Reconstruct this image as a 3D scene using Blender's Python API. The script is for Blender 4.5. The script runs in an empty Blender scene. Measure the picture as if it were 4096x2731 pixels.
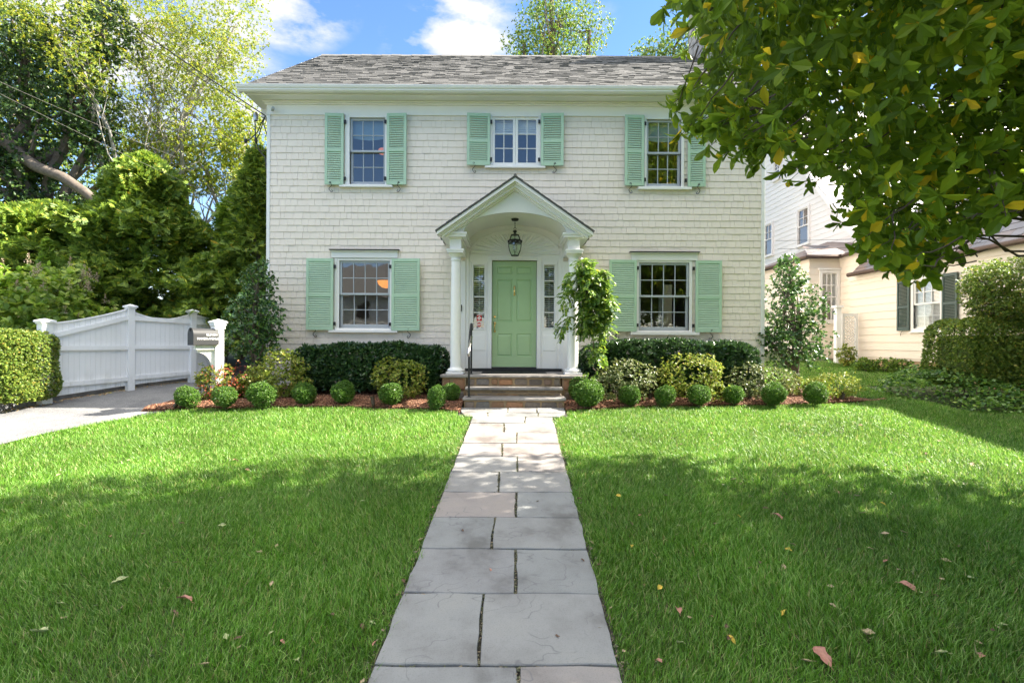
import bpy, math, random
import numpy as np
from mathutils import Vector, Matrix

# ------------------------------------------------------------------ camera, sky, sun, exposure
SC = bpy.context.scene
COL = SC.collection
RAD = math.radians
CZ = 1.65                       # eye height; the ground plane is 1.845 m below the eye at Y=0 and rises 8.6 %
F = 2048.0                      # focal length in pixels of the 4096 px wide photograph (18 mm)
ROLL = 0.0052

cam_d = bpy.data.cameras.new("camera")
cam = bpy.data.objects.new("camera", cam_d); COL.objects.link(cam)
cam_d.lens = 18.0; cam_d.sensor_width = 36.0; cam_d.clip_start = 0.05; cam_d.clip_end = 2000
cam.matrix_world = Matrix.Translation((0, 0, CZ)) @ Matrix.Rotation(RAD(90), 4, 'X') @ Matrix.Rotation(ROLL, 4, 'Z')
SC.camera = cam

SUN_EL, SUN_AZ = RAD(42), RAD(9)          # azimuth measured from +X towards +Y (sun right of and a little behind the house)
S = Vector((math.cos(SUN_EL)*math.cos(SUN_AZ), math.cos(SUN_EL)*math.sin(SUN_AZ), math.sin(SUN_EL)))
sun_d = bpy.data.lights.new("sun", 'SUN'); sun_d.energy = 5.0; sun_d.angle = RAD(0.55); sun_d.color = (1.0, 0.93, 0.80)
sun = bpy.data.objects.new("sun", sun_d); COL.objects.link(sun)
sun.rotation_euler = S.to_track_quat('Z', 'Y').to_euler(); sun.location = (20, 3, 20)

W = bpy.data.worlds.new("World"); SC.world = W; W.use_nodes = True
wn, wl = W.node_tree.nodes, W.node_tree.links
wn.clear()
def wnode(t, **k):
    n = wn.new(t)
    for a, b in k.items(): setattr(n, a, b)
    return n
w_out = wnode('ShaderNodeOutputWorld'); w_bg = wnode('ShaderNodeBackground'); w_bg.inputs[1].default_value = 0.10
sky = wnode('ShaderNodeTexSky', sky_type='NISHITA'); sky.sun_disc = False
sky.sun_elevation = SUN_EL; sky.sun_rotation = RAD(90) - SUN_AZ
sky.air_density = 0.85; sky.dust_density = 0.0; sky.ozone_density = 1.0
tc = wnode('ShaderNodeTexCoord')
# clouds: noise on the sky direction, stretched flat, plus a few placed puffs
mp = wnode('ShaderNodeMapping'); mp.inputs['Scale'].default_value = (1.0, 1.0, 2.2); mp.inputs['Location'].default_value = (3.1, 0.4, 1.7)
wl.new(tc.outputs['Generated'], mp.inputs[0])
nz = wnode('ShaderNodeTexNoise'); nz.inputs['Scale'].default_value = 2.6; nz.inputs['Detail'].default_value = 9; nz.inputs['Roughness'].default_value = 0.58; nz.inputs['Distortion'].default_value = 0.35
wl.new(mp.outputs[0], nz.inputs[0])
def wmath(op, a, b=None, c=None):
    n = wnode('ShaderNodeMath', operation=op)
    for i, v in enumerate((a, b, c)):
        if v is None: continue
        if isinstance(v, (int, float)): n.inputs[i].default_value = v
        else: wl.new(v, n.inputs[i])
    return n.outputs[0]
def direction(px, py):
    u, v = px-2048, py-1365.5
    d = Vector((u/F, 1.0, -v/F)); d.normalize(); return d
PUFFS = [((1120, 40), .090, 1.0), ((1180, 110), .06, .7), ((1800, 170), .085, 1.0), ((1900, 190), .06, .9), ((1870, 40), .07, .7), ((930, 60), .08, .8), ((600, 250), .16, .85), ((300, 60), .16, .8), ((1000, 420), .09, .6), ((1700, 210), .06, .6), ((3600, 500), .3, .7), ((2350, 60), .04, .25)]
total = None
nrm = wnode('ShaderNodeVectorMath', operation='NORMALIZE'); wl.new(tc.outputs['Generated'], nrm.inputs[0])
for (pp, rad, amp) in PUFFS:
    d = direction(*pp)
    sub = wnode('ShaderNodeVectorMath', operation='SUBTRACT'); wl.new(nrm.outputs[0], sub.inputs[0]); sub.inputs[1].default_value = d
    sc_ = wnode('ShaderNodeVectorMath', operation='MULTIPLY'); wl.new(sub.outputs[0], sc_.inputs[0]); sc_.inputs[1].default_value = (0.62, 1, 1.35)
    ln = wnode('ShaderNodeVectorMath', operation='LENGTH'); wl.new(sc_.outputs[0], ln.inputs[0])
    v = wmath('MULTIPLY', wmath('SUBTRACT', 1.0, wmath('DIVIDE', ln.outputs['Value'], rad*.92)), amp)
    v = wmath('MAXIMUM', v, 0.0)
    total = v if total is None else wmath('MAXIMUM', total, v)
base_cl = wmath('MULTIPLY', wmath('SUBTRACT', nz.outputs['Fac'], 0.69), 3.0)
nz2 = wnode('ShaderNodeTexNoise'); nz2.inputs['Scale'].default_value = 7.0; nz2.inputs['Detail'].default_value = 8; nz2.inputs['Roughness'].default_value = 0.62
wl.new(mp.outputs[0], nz2.inputs[0])
edge = wmath('MULTIPLY', wmath('SUBTRACT', nz2.outputs['Fac'], 0.52), 5.0)
puff = wmath('MULTIPLY', wmath('ADD', wmath('MULTIPLY', total, 1.6), wmath('MULTIPLY', edge, wmath('MINIMUM', wmath('MULTIPLY', total, 3.0), 1.0))), 1.0)
cl = wmath('MAXIMUM', wmath('MINIMUM', wmath('MAXIMUM', base_cl, puff), 0.93), 0.0)
mixc = wnode('ShaderNodeMixRGB'); wl.new(cl, mixc.inputs[0]); sepz = wnode('ShaderNodeSeparateXYZ'); wl.new(nrm.outputs[0], sepz.inputs[0])
fill_bank = wmath('MINIMUM', wmath('MAXIMUM', wmath('MULTIPLY', wmath('ADD', wmath('SUBTRACT', sepz.outputs['Z'], .63), wmath('MULTIPLY', wmath('SUBTRACT', nz.outputs['Fac'], .5), .5)), 7.0), 0.0), 0.92)  # added bright cloud bank high above the view, fill light for shaded walls and lawn
skt = wnode('ShaderNodeMixRGB'); skt.blend_type = 'MULTIPLY'; skt.inputs[0].default_value = 1.0; hs = wnode('ShaderNodeHueSaturation'); hs.inputs['Saturation'].default_value = 1.22; hs.inputs['Value'].default_value = .86; wl.new(sky.outputs[0], hs.inputs['Color']); wl.new(hs.outputs[0], skt.inputs[1]); skt.inputs[2].default_value = (1.16, .97, .92, 1); wl.new(skt.outputs[0], mixc.inputs[1]); mixc.inputs[2].default_value = (2.4, 2.4, 2.44, 1)
mixb = wnode('ShaderNodeMixRGB'); wl.new(fill_bank, mixb.inputs[0]); wl.new(mixc.outputs[0], mixb.inputs[1]); mixb.inputs[2].default_value = (7.6, 7.35, 7.0, 1); wl.new(mixb.outputs[0], w_bg.inputs[0]); wl.new(w_bg.outputs[0], w_out.inputs[0])

SC.view_settings.view_transform = 'Standard'; SC.view_settings.look = 'None'
SC.view_settings.exposure = 2.22; SC.view_settings.gamma = 1.0
SC.cycles.use_denoising = True; SC.cycles.denoising_prefilter = 'NONE'; SC.cycles.denoising_input_passes = 'RGB_ALBEDO_NORMAL'
SC.cycles.max_bounces = 7; SC.cycles.transparent_max_bounces = 8; SC.cycles.diffuse_bounces = 4; SC.cycles.glossy_bounces = 3; SC.cycles.transmission_bounces = 4
SC.cycles.caustics_reflective = False; SC.cycles.caustics_refractive = False

# ------------------------------------------------------------------ helpers
RNG = np.random.default_rng(11)
random.seed(5)
CR, SR = math.cos(ROLL), math.sin(ROLL)
def ab(px, py):
    u, v = px-2048.0, py-1365.5
    return (u*CR+v*SR)/F, (u*SR-v*CR)/F
def P(px, py, Y):                      # photo pixel (4096 wide) at depth Y -> world X, Z
    a, b = ab(px, py); return a*Y, CZ+b*Y
def G(px, py, low=0.0):                # photo pixel -> point on the sloping ground
    a, b = ab(px, py); Y = (1.845+low)/(0.0861-b); return (a*Y, Y)
def ground(x, y):                      # numpy-aware height of the lawn plane
    return -0.195+0.0861*np.clip(y, -4, 18)

def link(o, parent=None):
    COL.objects.link(o)
    if parent is not None: o.parent = parent
    return o
def thing(name, label, cat, loc, group=None):
    o = bpy.data.objects.new(name, None); COL.objects.link(o); o.location = loc
    o.empty_display_size = 0.2
    o['label'] = label; o['category'] = cat; o['org'] = tuple(loc)
    if group: o['group'] = group
    return o
def tag(o, label=None, cat=None, group=None, kind=None):
    if label: o['label'] = label
    if cat: o['category'] = cat
    if group: o['group'] = group
    if kind: o['kind'] = kind
    return o
def origin_of(o):
    while o is not None:
        if 'org' in o: return Vector(o['org'])
        o = o.parent
    return Vector((0, 0, 0))
def copy_tree(o, parent=None):
    c = o.copy(); COL.objects.link(c); c.parent = parent
    for ch in [k for k in bpy.data.objects if k.parent == o]: copy_tree(ch, c)
    return c

class MB:
    def __init__(s): s.v = []; s.f = []; s.M = None
    def add(s, vs, fs):
        o = len(s.v)
        if s.M is not None: vs = [tuple(s.M @ Vector(p)) for p in vs]
        s.v += [tuple(p) for p in vs]; s.f += [tuple(i+o for i in f) for f in fs]; return s
    def box(s, x0, x1, y0, y1, z0, z1):
        return s.add([(x0,y0,z0),(x1,y0,z0),(x1,y1,z0),(x0,y1,z0),(x0,y0,z1),(x1,y0,z1),(x1,y1,z1),(x0,y1,z1)],
                     [(0,3,2,1),(4,5,6,7),(0,1,5,4),(1,2,6,5),(2,3,7,6),(3,0,4,7)])
    def bbox(s, x0, x1, y0, y1, z0, z1, b=0.004):   # box with its front (-Y) edges chamfered
        vs = [(x0,y0+b,z0),(x1,y0+b,z0),(x1,y1,z0),(x0,y1,z0),(x0,y0+b,z1),(x1,y0+b,z1),(x1,y1,z1),(x0,y1,z1),
              (x0+b,y0,z0+b),(x1-b,y0,z0+b),(x1-b,y0,z1-b),(x0+b,y0,z1-b)]
        return s.add(vs, [(0,3,2,1),(4,5,6,7),(1,2,6,5),(2,3,7,6),(3,0,4,7),(8,9,10,11),(0,1,9,8),(1,5,10,9),(5,4,11,10),(4,0,8,11)])
    def quad(s, a, b, c, d): return s.add([a,b,c,d], [(0,1,2,3)])
    def prism(s, poly, y0, y1):                       # polygon in XZ extruded along Y
        n = len(poly)
        vs = [(x,y0,z) for x,z in poly]+[(x,y1,z) for x,z in poly]
        return s.add(vs, [tuple(range(n)), tuple(range(2*n-1,n-1,-1))]+[(i,i+n,(i+1)%n+n,(i+1)%n) for i in range(n)])
    def prismz(s, poly, z0, z1):
        n = len(poly); g = z0 if callable(z0) else (lambda x,y: z0); h = z1 if callable(z1) else (lambda x,y: z1)
        vs = [(x,y,g(x,y)) for x,y in poly]+[(x,y,h(x,y)) for x,y in poly]
        return s.add(vs, [tuple(range(n-1,-1,-1)), tuple(range(n,2*n))]+[(i,(i+1)%n,(i+1)%n+n,i+n) for i in range(n)])
    def lathe(s, x, y, prof, n=24):                   # prof: (radius, z)
        vs = []; fs = []
        for r, z in prof:
            for k in range(n):
                a = 2*math.pi*k/n; vs.append((x+r*math.cos(a), y+r*math.sin(a), z))
        for i in range(len(prof)-1):
            for k in range(n):
                fs.append((i*n+k, i*n+(k+1)%n, (i+1)*n+(k+1)%n, (i+1)*n+k))
        fs.append(tuple(range(n-1,-1,-1))); m = (len(prof)-1)*n; fs.append(tuple(range(m, m+n)))
        return s.add(vs, fs)
    def tube(s, pts, r, n=8):
        pts = [Vector(p) for p in pts]; R = r if hasattr(r, '__len__') else [r]*len(pts)
        vs = []; fs = []; up = Vector((0.13, 0.21, 1)); prev = None
        for i, p in enumerate(pts):
            d = (pts[min(i+1, len(pts)-1)]-pts[max(i-1, 0)])
            if d.length < 1e-9: d = Vector((0,0,1))
            d.normalize()
            if prev is None:
                a = d.cross(up) if abs(d.dot(up.normalized())) < .95 else d.cross(Vector((1,0,0)))
            else: a = prev-d*prev.dot(d)
            if a.length < 1e-6: a = d.orthogonal()
            a.normalize(); prev = a; b = d.cross(a)
            for k in range(n):
                t = 2*math.pi*k/n; vs.append(tuple(p+(a*math.cos(t)+b*math.sin(t))*R[i]))
        for i in range(len(pts)-1):
            for k in range(n):
                fs.append((i*n+k, i*n+(k+1)%n, (i+1)*n+(k+1)%n, (i+1)*n+k))
        fs.append(tuple(range(n-1,-1,-1))); m = (len(pts)-1)*n; fs.append(tuple(range(m, m+n)))
        return s.add(vs, fs)
    def sphere(s, c, r, n=12, m=8):
        rx, ry, rz = r if hasattr(r, '__len__') else (r, r, r)
        vs = [(c[0], c[1], c[2]-rz)]; fs = []
        for i in range(1, m):
            t = math.pi*i/m
            for k in range(n):
                a = 2*math.pi*k/n; vs.append((c[0]+rx*math.sin(t)*math.cos(a), c[1]+ry*math.sin(t)*math.sin(a), c[2]-rz*math.cos(t)))
        vs.append((c[0], c[1], c[2]+rz)); L = len(vs)-1
        for k in range(n):
            fs.append((0, 1+(k+1)%n, 1+k)); fs.append((L, 1+(m-2)*n+k, 1+(m-2)*n+(k+1)%n))
        for i in range(m-2):
            for k in range(n):
                fs.append((1+i*n+k, 1+i*n+(k+1)%n, 1+(i+1)*n+(k+1)%n, 1+(i+1)*n+k))
        return s.add(vs, fs)
    def build(s, name, m, parent=None, smooth=False, label=None, bevel=0):
        org = origin_of(parent)
        me = bpy.data.meshes.new(name)
        me.from_pydata([(x-org.x, y-org.y, z-org.z) for x, y, z in s.v], [], s.f); me.update()
        me.materials.append(m)
        if smooth: me.polygons.foreach_set('use_smooth', [True]*len(me.polygons))
        o = bpy.data.objects.new(name, me); link(o, parent)
        if smooth:
            try: me.set_sharp_from_angle(angle=RAD(40))
            except Exception: pass
        if bevel:
            b = o.modifiers.new('bevel', 'BEVEL'); b.width = bevel; b.segments = 2; b.limit_method = 'ANGLE'
        if label: o['label'] = label
        return o

def npmesh(name, V, Fc, m, parent=None, smooth=False):
    org = origin_of(parent)
    V = np.asarray(V, dtype=np.float32)-np.array(org, dtype=np.float32)
    Fc = np.asarray(Fc, dtype=np.int32); k = Fc.shape[1]; n = Fc.shape[0]
    me = bpy.data.meshes.new(name)
    me.vertices.add(len(V)); me.vertices.foreach_set('co', V.ravel())
    me.loops.add(n*k); me.loops.foreach_set('vertex_index', Fc.ravel())
    me.polygons.add(n); me.polygons.foreach_set('loop_start', np.arange(0, n*k, k, dtype=np.int32))
    try: me.polygons.foreach_set('loop_total', np.full(n, k, dtype=np.int32))
    except Exception: pass
    me.update(calc_edges=True)
    me.polygons.foreach_set('use_smooth', np.full(n, smooth, dtype=bool))
    me.materials.append(m)
    o = bpy.data.objects.new(name, me); return link(o, parent)

# --- leaf templates (triangles)
T_LEAF4 = (np.array([(0,0,0),(.45,.25,.05),(1,0,-.06),(.45,-.25,.05)]), np.array([(0,3,2),(0,2,1)]))
T_MAG = (np.array([(0,0,0),(.22,.13,.04),(.62,.27,.05),(1,0,-.10),(.62,-.27,.05),(.22,-.13,.04),(.22,0,0),(.62,0,-.02),(.88,.15,-.02),(.88,-.15,-.02)]),
         np.array([(0,5,6),(0,6,1),(6,5,4),(6,4,7),(6,7,2),(6,2,1),(7,4,9),(7,9,3),(7,3,8),(7,8,2)]))
_fr = []; _ff = []
for (bx, an, L, w) in ((0,0,1.0,.10),(.15,38,.55,.11),(.15,-38,.55,.11),(.4,34,.42,.10),(.4,-34,.42,.10),(.62,28,.28,.09),(.62,-28,.28,.09)):
    c, s_ = math.cos(RAD(an)), math.sin(RAD(an)); o = len(_fr)
    for (x, y) in ((0,0),(L*.55,w/1.3),(L,0),(L*.55,-w/1.3)):
        X, Y = bx+x*c-y*s_, x*s_+y*c; _fr.append((X, Y, -.12*X*X-.1*abs(Y)))
    _ff += [(o,o+3,o+2),(o,o+2,o+1)]
T_FROND = (np.array(_fr), np.array(_ff))
T_BLADE = (np.array([(0,-.5,0),(0,.5,0),(.08,-.38,.55),(.08,.38,.55),(.30,0,1.0)]), np.array([(0,1,3),(0,3,2),(2,3,4)]))
T_CHIP = (np.array([(-.5,-.2,0),(.5,-.16,.05),(.45,.2,0),(-.4,.22,.06),(0,0,.16)]), np.array([(0,1,4),(1,2,4),(2,3,4),(3,0,4)]))

def unit(a):
    return a/np.maximum(np.linalg.norm(a, axis=-1, keepdims=True), 1e-9)
def inst(T, pos, d, n, scale, width=1.0):
    """place template T: x axis along d, z axis near n"""
    V, Fc = T; N = len(pos)
    x = unit(d); z = unit(n-x*np.sum(n*x, 1, keepdims=True)); y = np.cross(z, x)
    sc = np.broadcast_to(np.asarray(scale, float), (N,)).reshape(N,1,1)
    wd = np.broadcast_to(np.asarray(width, float), (N,)).reshape(N,1,1)
    out = pos[:,None,:]+sc*(V[None,:,0,None]*x[:,None,:]+wd*V[None,:,1,None]*y[:,None,:]+V[None,:,2,None]*z[:,None,:])
    k = len(V)
    faces = (Fc[None]+(np.arange(N)*k)[:,None,None]).reshape(-1, Fc.shape[1])
    return out.reshape(-1,3), faces
def rnd(n): return RNG.normal(size=(n,3))
def sphere_dirs(n): return unit(rnd(n))
def lump(d, seed, amp):
    r = np.random.default_rng(seed); out = np.zeros(len(d))
    for k in range(7):
        w = r.normal(size=3)*(2.0+k*1.1); out += np.sin(d@w+r.uniform(0,6.3))/(1+.35*k)
    return 1+amp*out/2.2
def merge(parts):
    V = []; Fc = []; o = 0
    for v, f in parts: V.append(v); Fc.append(f+o); o += len(v)
    return np.concatenate(V), np.concatenate(Fc)
def rosettes(cen, axis, per, L, W=1.0, spread=(35, 85), T=T_LEAF4, jit=.25, off=.0):
    n = len(cen); c = np.repeat(cen, per, 0); a = unit(np.repeat(axis, per, 0)+rnd(n*per)*.08)
    h = unit(np.cross(a, rnd(n*per))); th = RNG.uniform(RAD(spread[0]), RAD(spread[1]), n*per)[:,None]
    d = a*np.cos(th)+h*np.sin(th)
    s = np.repeat(RNG.uniform(.75,1.2,n), per)*RNG.uniform(1-jit,1+jit,n*per)*L
    return inst(T, c-a*RNG.uniform(0,1,(n*per,1))*L*off, d, a*1.0+d*0.0+rnd(n*per)*.15, s, W)

# ------------------------------------------------------------------ materials
def new_mat(name):
    m = bpy.data.materials.new(name); m.use_nodes = True
    nt = m.node_tree; b = nt.nodes['Principled BSDF']; return m, nt, b
def rgb(c): return (c[0], c[1], c[2], 1)
def ramp(nt, fac, stops):
    r = nt.nodes.new('ShaderNodeValToRGB'); e = r.color_ramp.elements
    while len(e) < len(stops): e.new(0.5)
    for i, (p, c) in enumerate(stops): e[i].position = p; e[i].color = rgb(c)
    nt.links.new(fac, r.inputs[0]); return r.outputs[0]
def noise(nt, scale, detail=4, rough=.55, coord='Object', vec=None, stretch=None):
    n = nt.nodes.new('ShaderNodeTexNoise'); n.inputs['Scale'].default_value = scale; n.inputs['Detail'].default_value = detail; n.inputs['Roughness'].default_value = rough
    if vec is None:
        t = nt.nodes.new('ShaderNodeTexCoord'); vec = t.outputs[coord]
    if stretch:
        m = nt.nodes.new('ShaderNodeMapping'); m.inputs['Scale'].default_value = stretch; nt.links.new(vec, m.inputs[0]); vec = m.outputs[0]
    nt.links.new(vec, n.inputs['Vector']); return n.outputs['Fac']
def mix(nt, fac, a, b, mode='MIX'):
    n = nt.nodes.new('ShaderNodeMixRGB'); n.blend_type = mode
    for i, v in enumerate((fac, a, b)):
        if isinstance(v, (int, float)): n.inputs[i].default_value = v
        elif isinstance(v, tuple): n.inputs[i].default_value = rgb(v)
        else: nt.links.new(v, n.inputs[i])
    return n.outputs[0]
def bump(nt, b, h, strength=.3, dist=.01):
    n = nt.nodes.new('ShaderNodeBump'); n.inputs['Strength'].default_value = strength; n.inputs['Distance'].default_value = dist
    nt.links.new(h, n.inputs['Height']); nt.links.new(n.outputs[0], b.inputs['Normal'])
def island(nt): return nt.nodes.new('ShaderNodeNewGeometry').outputs['Random Per Island']
def paint(name, c, rough=.5, var=.06, scale=6.0, isl=.0, bmp=.0):
    m, nt, b = new_mat(name)
    f = noise(nt, scale, 5, .6)
    col = ramp(nt, f, [(.3, tuple(x*(1-var) for x in c)), (.7, tuple(min(1, x*(1+var*.6)) for x in c))])
    if isl:
        i = ramp(nt, island(nt), [(0, (1-isl,)*3), (1, (1, 1, 1))]); col = mix(nt, 1.0, col, i, 'MULTIPLY')
    nt.links.new(col, b.inputs['Base Color']); b.inputs['Roughness'].default_value = rough
    if bmp: bump(nt, b, noise(nt, 60, 4), bmp, .003)
    return m
def leaf(name, stops, trans=.38, rough=.42, tint=(1.15, 1.25, .55), spec=.5, big=.22):
    m, nt, b = new_mat(name)
    col = ramp(nt, island(nt), stops)
    g = ramp(nt, noise(nt, .9, 3), [(.35, (1-big,)*3), (.65, (1, 1, 1))])
    col = mix(nt, 1.0, col, g, 'MULTIPLY')
    nt.links.new(col, b.inputs['Base Color']); b.inputs['Roughness'].default_value = rough; b.inputs['Specular IOR Level'].default_value = spec
    t = nt.nodes.new('ShaderNodeBsdfTranslucent'); tcol = mix(nt, 1.0, col, tint, 'MULTIPLY'); bc = nt.nodes.new('ShaderNodeBrightContrast'); nt.links.new(tcol, bc.inputs[0]); bc.inputs[1].default_value = 0.03
    nt.links.new(bc.outputs[0], t.inputs[0])
    ms = nt.nodes.new('ShaderNodeMixShader'); ms.inputs[0].default_value = trans
    nt.links.new(b.outputs[0], ms.inputs[1]); nt.links.new(t.outputs[0], ms.inputs[2])
    nt.links.new(ms.outputs[0], nt.nodes['Material Output'].inputs[0]); return m
def metal(name, c, rough=.3, met=1.0):
    m, nt, b = new_mat(name); b.inputs['Base Color'].default_value = rgb(c); b.inputs['Metallic'].default_value = met
    r = ramp(nt, noise(nt, 25, 4), [(.3, (rough*.7,)*3), (.7, (min(1, rough*1.3),)*3)]); nt.links.new(r, b.inputs['Roughness']); return m
def glow(name, c, st):
    m, nt, b = new_mat(name); b.inputs['Base Color'].default_value = rgb(c); b.inputs['Emission Color'].default_value = rgb(c); b.inputs['Emission Strength'].default_value = st; return m

M = {}
M['white'] = paint('white_trim_paint', (.80, .79, .78), .38, .03, 3.0, 0, .05)
M['fence'] = paint('white_fence_paint', (.80, .80, .81), .5, .10, 2.2, .03, .1)
M['shingle'] = paint('cream_shingle_paint', (.80, .715, .635), .62, .02, 5.0, .035, .08)
def weathered(name, c, z0, z1):
    m, nt, b = new_mat(name); t = nt.nodes.new('ShaderNodeTexCoord'); sp = nt.nodes.new('ShaderNodeSeparateXYZ'); nt.links.new(t.outputs['Object'], sp.inputs[0])
    mr = nt.nodes.new('ShaderNodeMapRange'); nt.links.new(sp.outputs['Z'], mr.inputs['Value']); mr.inputs['From Min'].default_value = z0; mr.inputs['From Max'].default_value = z1; mr.inputs['To Min'].default_value = 1; mr.inputs['To Max'].default_value = 0
    n = noise(nt, 9, 6, .65, stretch=(1, 1, .25)); dirt = mix(nt, 1.0, mr.outputs[0], ramp(nt, n, [(.46, (0,0,0)), (.75, (.5,.5,.5))]), 'MULTIPLY')
    streak = ramp(nt, noise(nt, 7, 5, .6, stretch=(1, 1, .06)), [(.42, tuple(x*.97 for x in c)), (.60, c)])
    nt.links.new(mix(nt, dirt, streak, (.34,.33,.25)), b.inputs['Base Color']); b.inputs['Roughness'].default_value = .5; return m
M['fence'] = weathered('weathered_white_fence_paint', (.84,.84,.85), .15, .5)
M['sheath'] = paint('cream_wall_backing', (.55, .50, .43), .8)
M['shutter'] = paint('mint_green_shutter_paint', (.41, .58, .43), .45, .06, 4.0, .03, .05)
M['door'] = paint('green_door_paint', (.34, .50, .27), .30, .06, 2.0, 0, .03)
M['sash'] = paint('grey_blue_sash_paint', (.43, .46, .51), .4)
M['iron'] = metal('black_iron', (.02, .02, .022), .45, .3)
M['steel'] = metal('worn_steel', (.45, .43, .42), .3)
M['brass'] = metal('polished_brass', (.70, .50, .20), .2)
M['dark'] = paint('dark_interior', (.035, .03, .028), .8)
M['room'] = paint('brown_room_wall', (.17, .14, .12), .8)
M['roomblue'] = paint('slate_blue_room_wall', (.24, .25, .34), .8)
M['blind'] = paint('white_blind', (.75, .74, .70), .6)
M['curtain'] = paint('beige_curtain', (.62, .55, .42), .8)
M['shade'] = paint('teal_roman_shade', (.20, .30, .36), .8)
M['nwall'] = paint('peach_cream_clapboard', (.78, .69, .595), .55, .03, 1.2, .03, .05)
M['nwhite'] = paint('pale_clapboard', (.78, .755, .74), .55, .03, 1.2, .03, .05)
M['ngreen'] = paint('dark_green_shutter', (.045, .075, .065), .45)
M['stucco'] = paint('peach_stucco_foundation', (.55, .36, .22), .9, .12, 3.0, 0, .3)
M['copper'] = metal('brown_copper_gutter', (.11, .075, .06), .55, .5)
M['red'] = paint('red_sticker', (.60, .02, .03), .4)
M['rubber'] = paint('black_rubber_mat', (.012, .013, .014), .7)
M['boxdark'] = paint('mailbox_dark_grey', (.022, .0225, .024), .6, .15, 8)
M['bronze'] = metal('bronze_spotlight', (.06, .04, .03), .45, .5)

def glass_mat(name, refl=.16, tint=(.93, .96, .97)):
    m = bpy.data.materials.new(name); m.use_nodes = True; nt = m.node_tree; nt.nodes.clear()
    o = nt.nodes.new('ShaderNodeOutputMaterial'); t = nt.nodes.new('ShaderNodeBsdfTransparent'); t.inputs[0].default_value = rgb(tint)
    g = nt.nodes.new('ShaderNodeBsdfGlossy'); g.inputs['Roughness'].default_value = .02
    lw = nt.nodes.new('ShaderNodeLayerWeight'); lw.inputs[0].default_value = .12
    mt = nt.nodes.new('ShaderNodeMath'); mt.operation = 'MULTIPLY_ADD'; nt.links.new(lw.outputs['Facing'], mt.inputs[0]); mt.inputs[1].default_value = .4; mt.inputs[2].default_value = refl
    n = noise(nt, 1.6, 2); bp = nt.nodes.new('ShaderNodeBump'); bp.inputs['Strength'].default_value = .06; bp.inputs['Distance'].default_value = .05; nt.links.new(n, bp.inputs['Height']); nt.links.new(bp.outputs[0], g.inputs['Normal'])
    ms = nt.nodes.new('ShaderNodeMixShader'); nt.links.new(mt.outputs[0], ms.inputs[0]); nt.links.new(t.outputs[0], ms.inputs[1]); nt.links.new(g.outputs[0], ms.inputs[2]); nt.links.new(ms.outputs[0], o.inputs[0]); return m
M['glass'] = glass_mat('window_glass', .16)
M['lglass'] = glass_mat('lantern_glass', .08, (.85, .93, .88))

def asphalt_shingle():
    m, nt, b = new_mat('grey_asphalt_shingles')
    c = ramp(nt, island(nt), [(0, (.125,.122,.119)), (.35, (.136,.132,.128)), (.7, (.145,.141,.137)), (1, (.158,.153,.148))])
    c = mix(nt, .5, c, ramp(nt, noise(nt, 90, 3), [(.3, (.5,.5,.5)), (.7, (1,1,1))]), 'MULTIPLY')
    nt.links.new(c, b.inputs['Base Color']); b.inputs['Roughness'].default_value = .9; return m
M['roof'] = asphalt_shingle()
def slate():
    m, nt, b = new_mat('mixed_purple_grey_slate')
    c = ramp(nt, island(nt), [(0, (.10,.105,.125)), (.3, (.155,.15,.165)), (.55, (.20,.145,.125)), (.7, (.15,.155,.18)), (1, (.24,.20,.185))])
    nt.links.new(c, b.inputs['Base Color']); b.inputs['Roughness'].default_value = .55; return m
M['slate'] = slate()
def sun_tinted_slate():
    m, nt, b = new_mat('slate_with_painted_sunlight')
    c = ramp(nt, island(nt), [(0, (.42,.39,.38)), (.5, (.55,.50,.48)), (1, (.62,.60,.58))])  # lighter copy of the slate: sunlight on the slope is put into the colour
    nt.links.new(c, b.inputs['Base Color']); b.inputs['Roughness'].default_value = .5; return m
M['slate_sunlit'] = sun_tinted_slate()
def bluestone():
    m, nt, b = new_mat('bluestone_flags')
    base = ramp(nt, island(nt), [(0, (.205,.212,.210)), (.4, (.235,.236,.230)), (.7, (.255,.222,.205)), (1, (.200,.212,.218))])
    big = ramp(nt, noise(nt, 2.2, 6, .6), [(.34, (.52,.50,.49)), (.45, (.86,.85,.85)), (.56, (1,1,1)), (.70, (1.08,1.06,1.03))])
    c = mix(nt, 1.0, base, big, 'MULTIPLY')
    # cleft lines: thin dark contour of a stretched noise
    n = noise(nt, 1.7, 3, .5, stretch=(1.0, 1.6, 1))
    t1 = nt.nodes.new('ShaderNodeMath'); t1.operation = 'PINGPONG'; nt.links.new(n, t1.inputs[0]); t1.inputs[1].default_value = .05
    msk = noise(nt, 3.1, 2)
    line = ramp(nt, t1.outputs[0], [(0, (1,1,1)), (.005, (0,0,0)), (1, (0,0,0))])
    lm = mix(nt, 1.0, line, ramp(nt, msk, [(.50, (0,0,0)), (.56, (1,1,1))]), 'MULTIPLY')
    c = mix(nt, lm, c, (.13,.13,.135))
    sp = ramp(nt, noise(nt, 140, 3, .7), [(.34, (.75,.75,.75)), (.5, (1,1,1)), (.72, (1.0,1.0,1.0))])
    c = mix(nt, .8, c, sp, 'MULTIPLY')
    nt.links.new(c, b.inputs['Base Color']); b.inputs['Roughness'].default_value = .62
    bump(nt, b, noise(nt, 7, 8, .6), .35, .012); return m
M['flag'] = bluestone()
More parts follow.
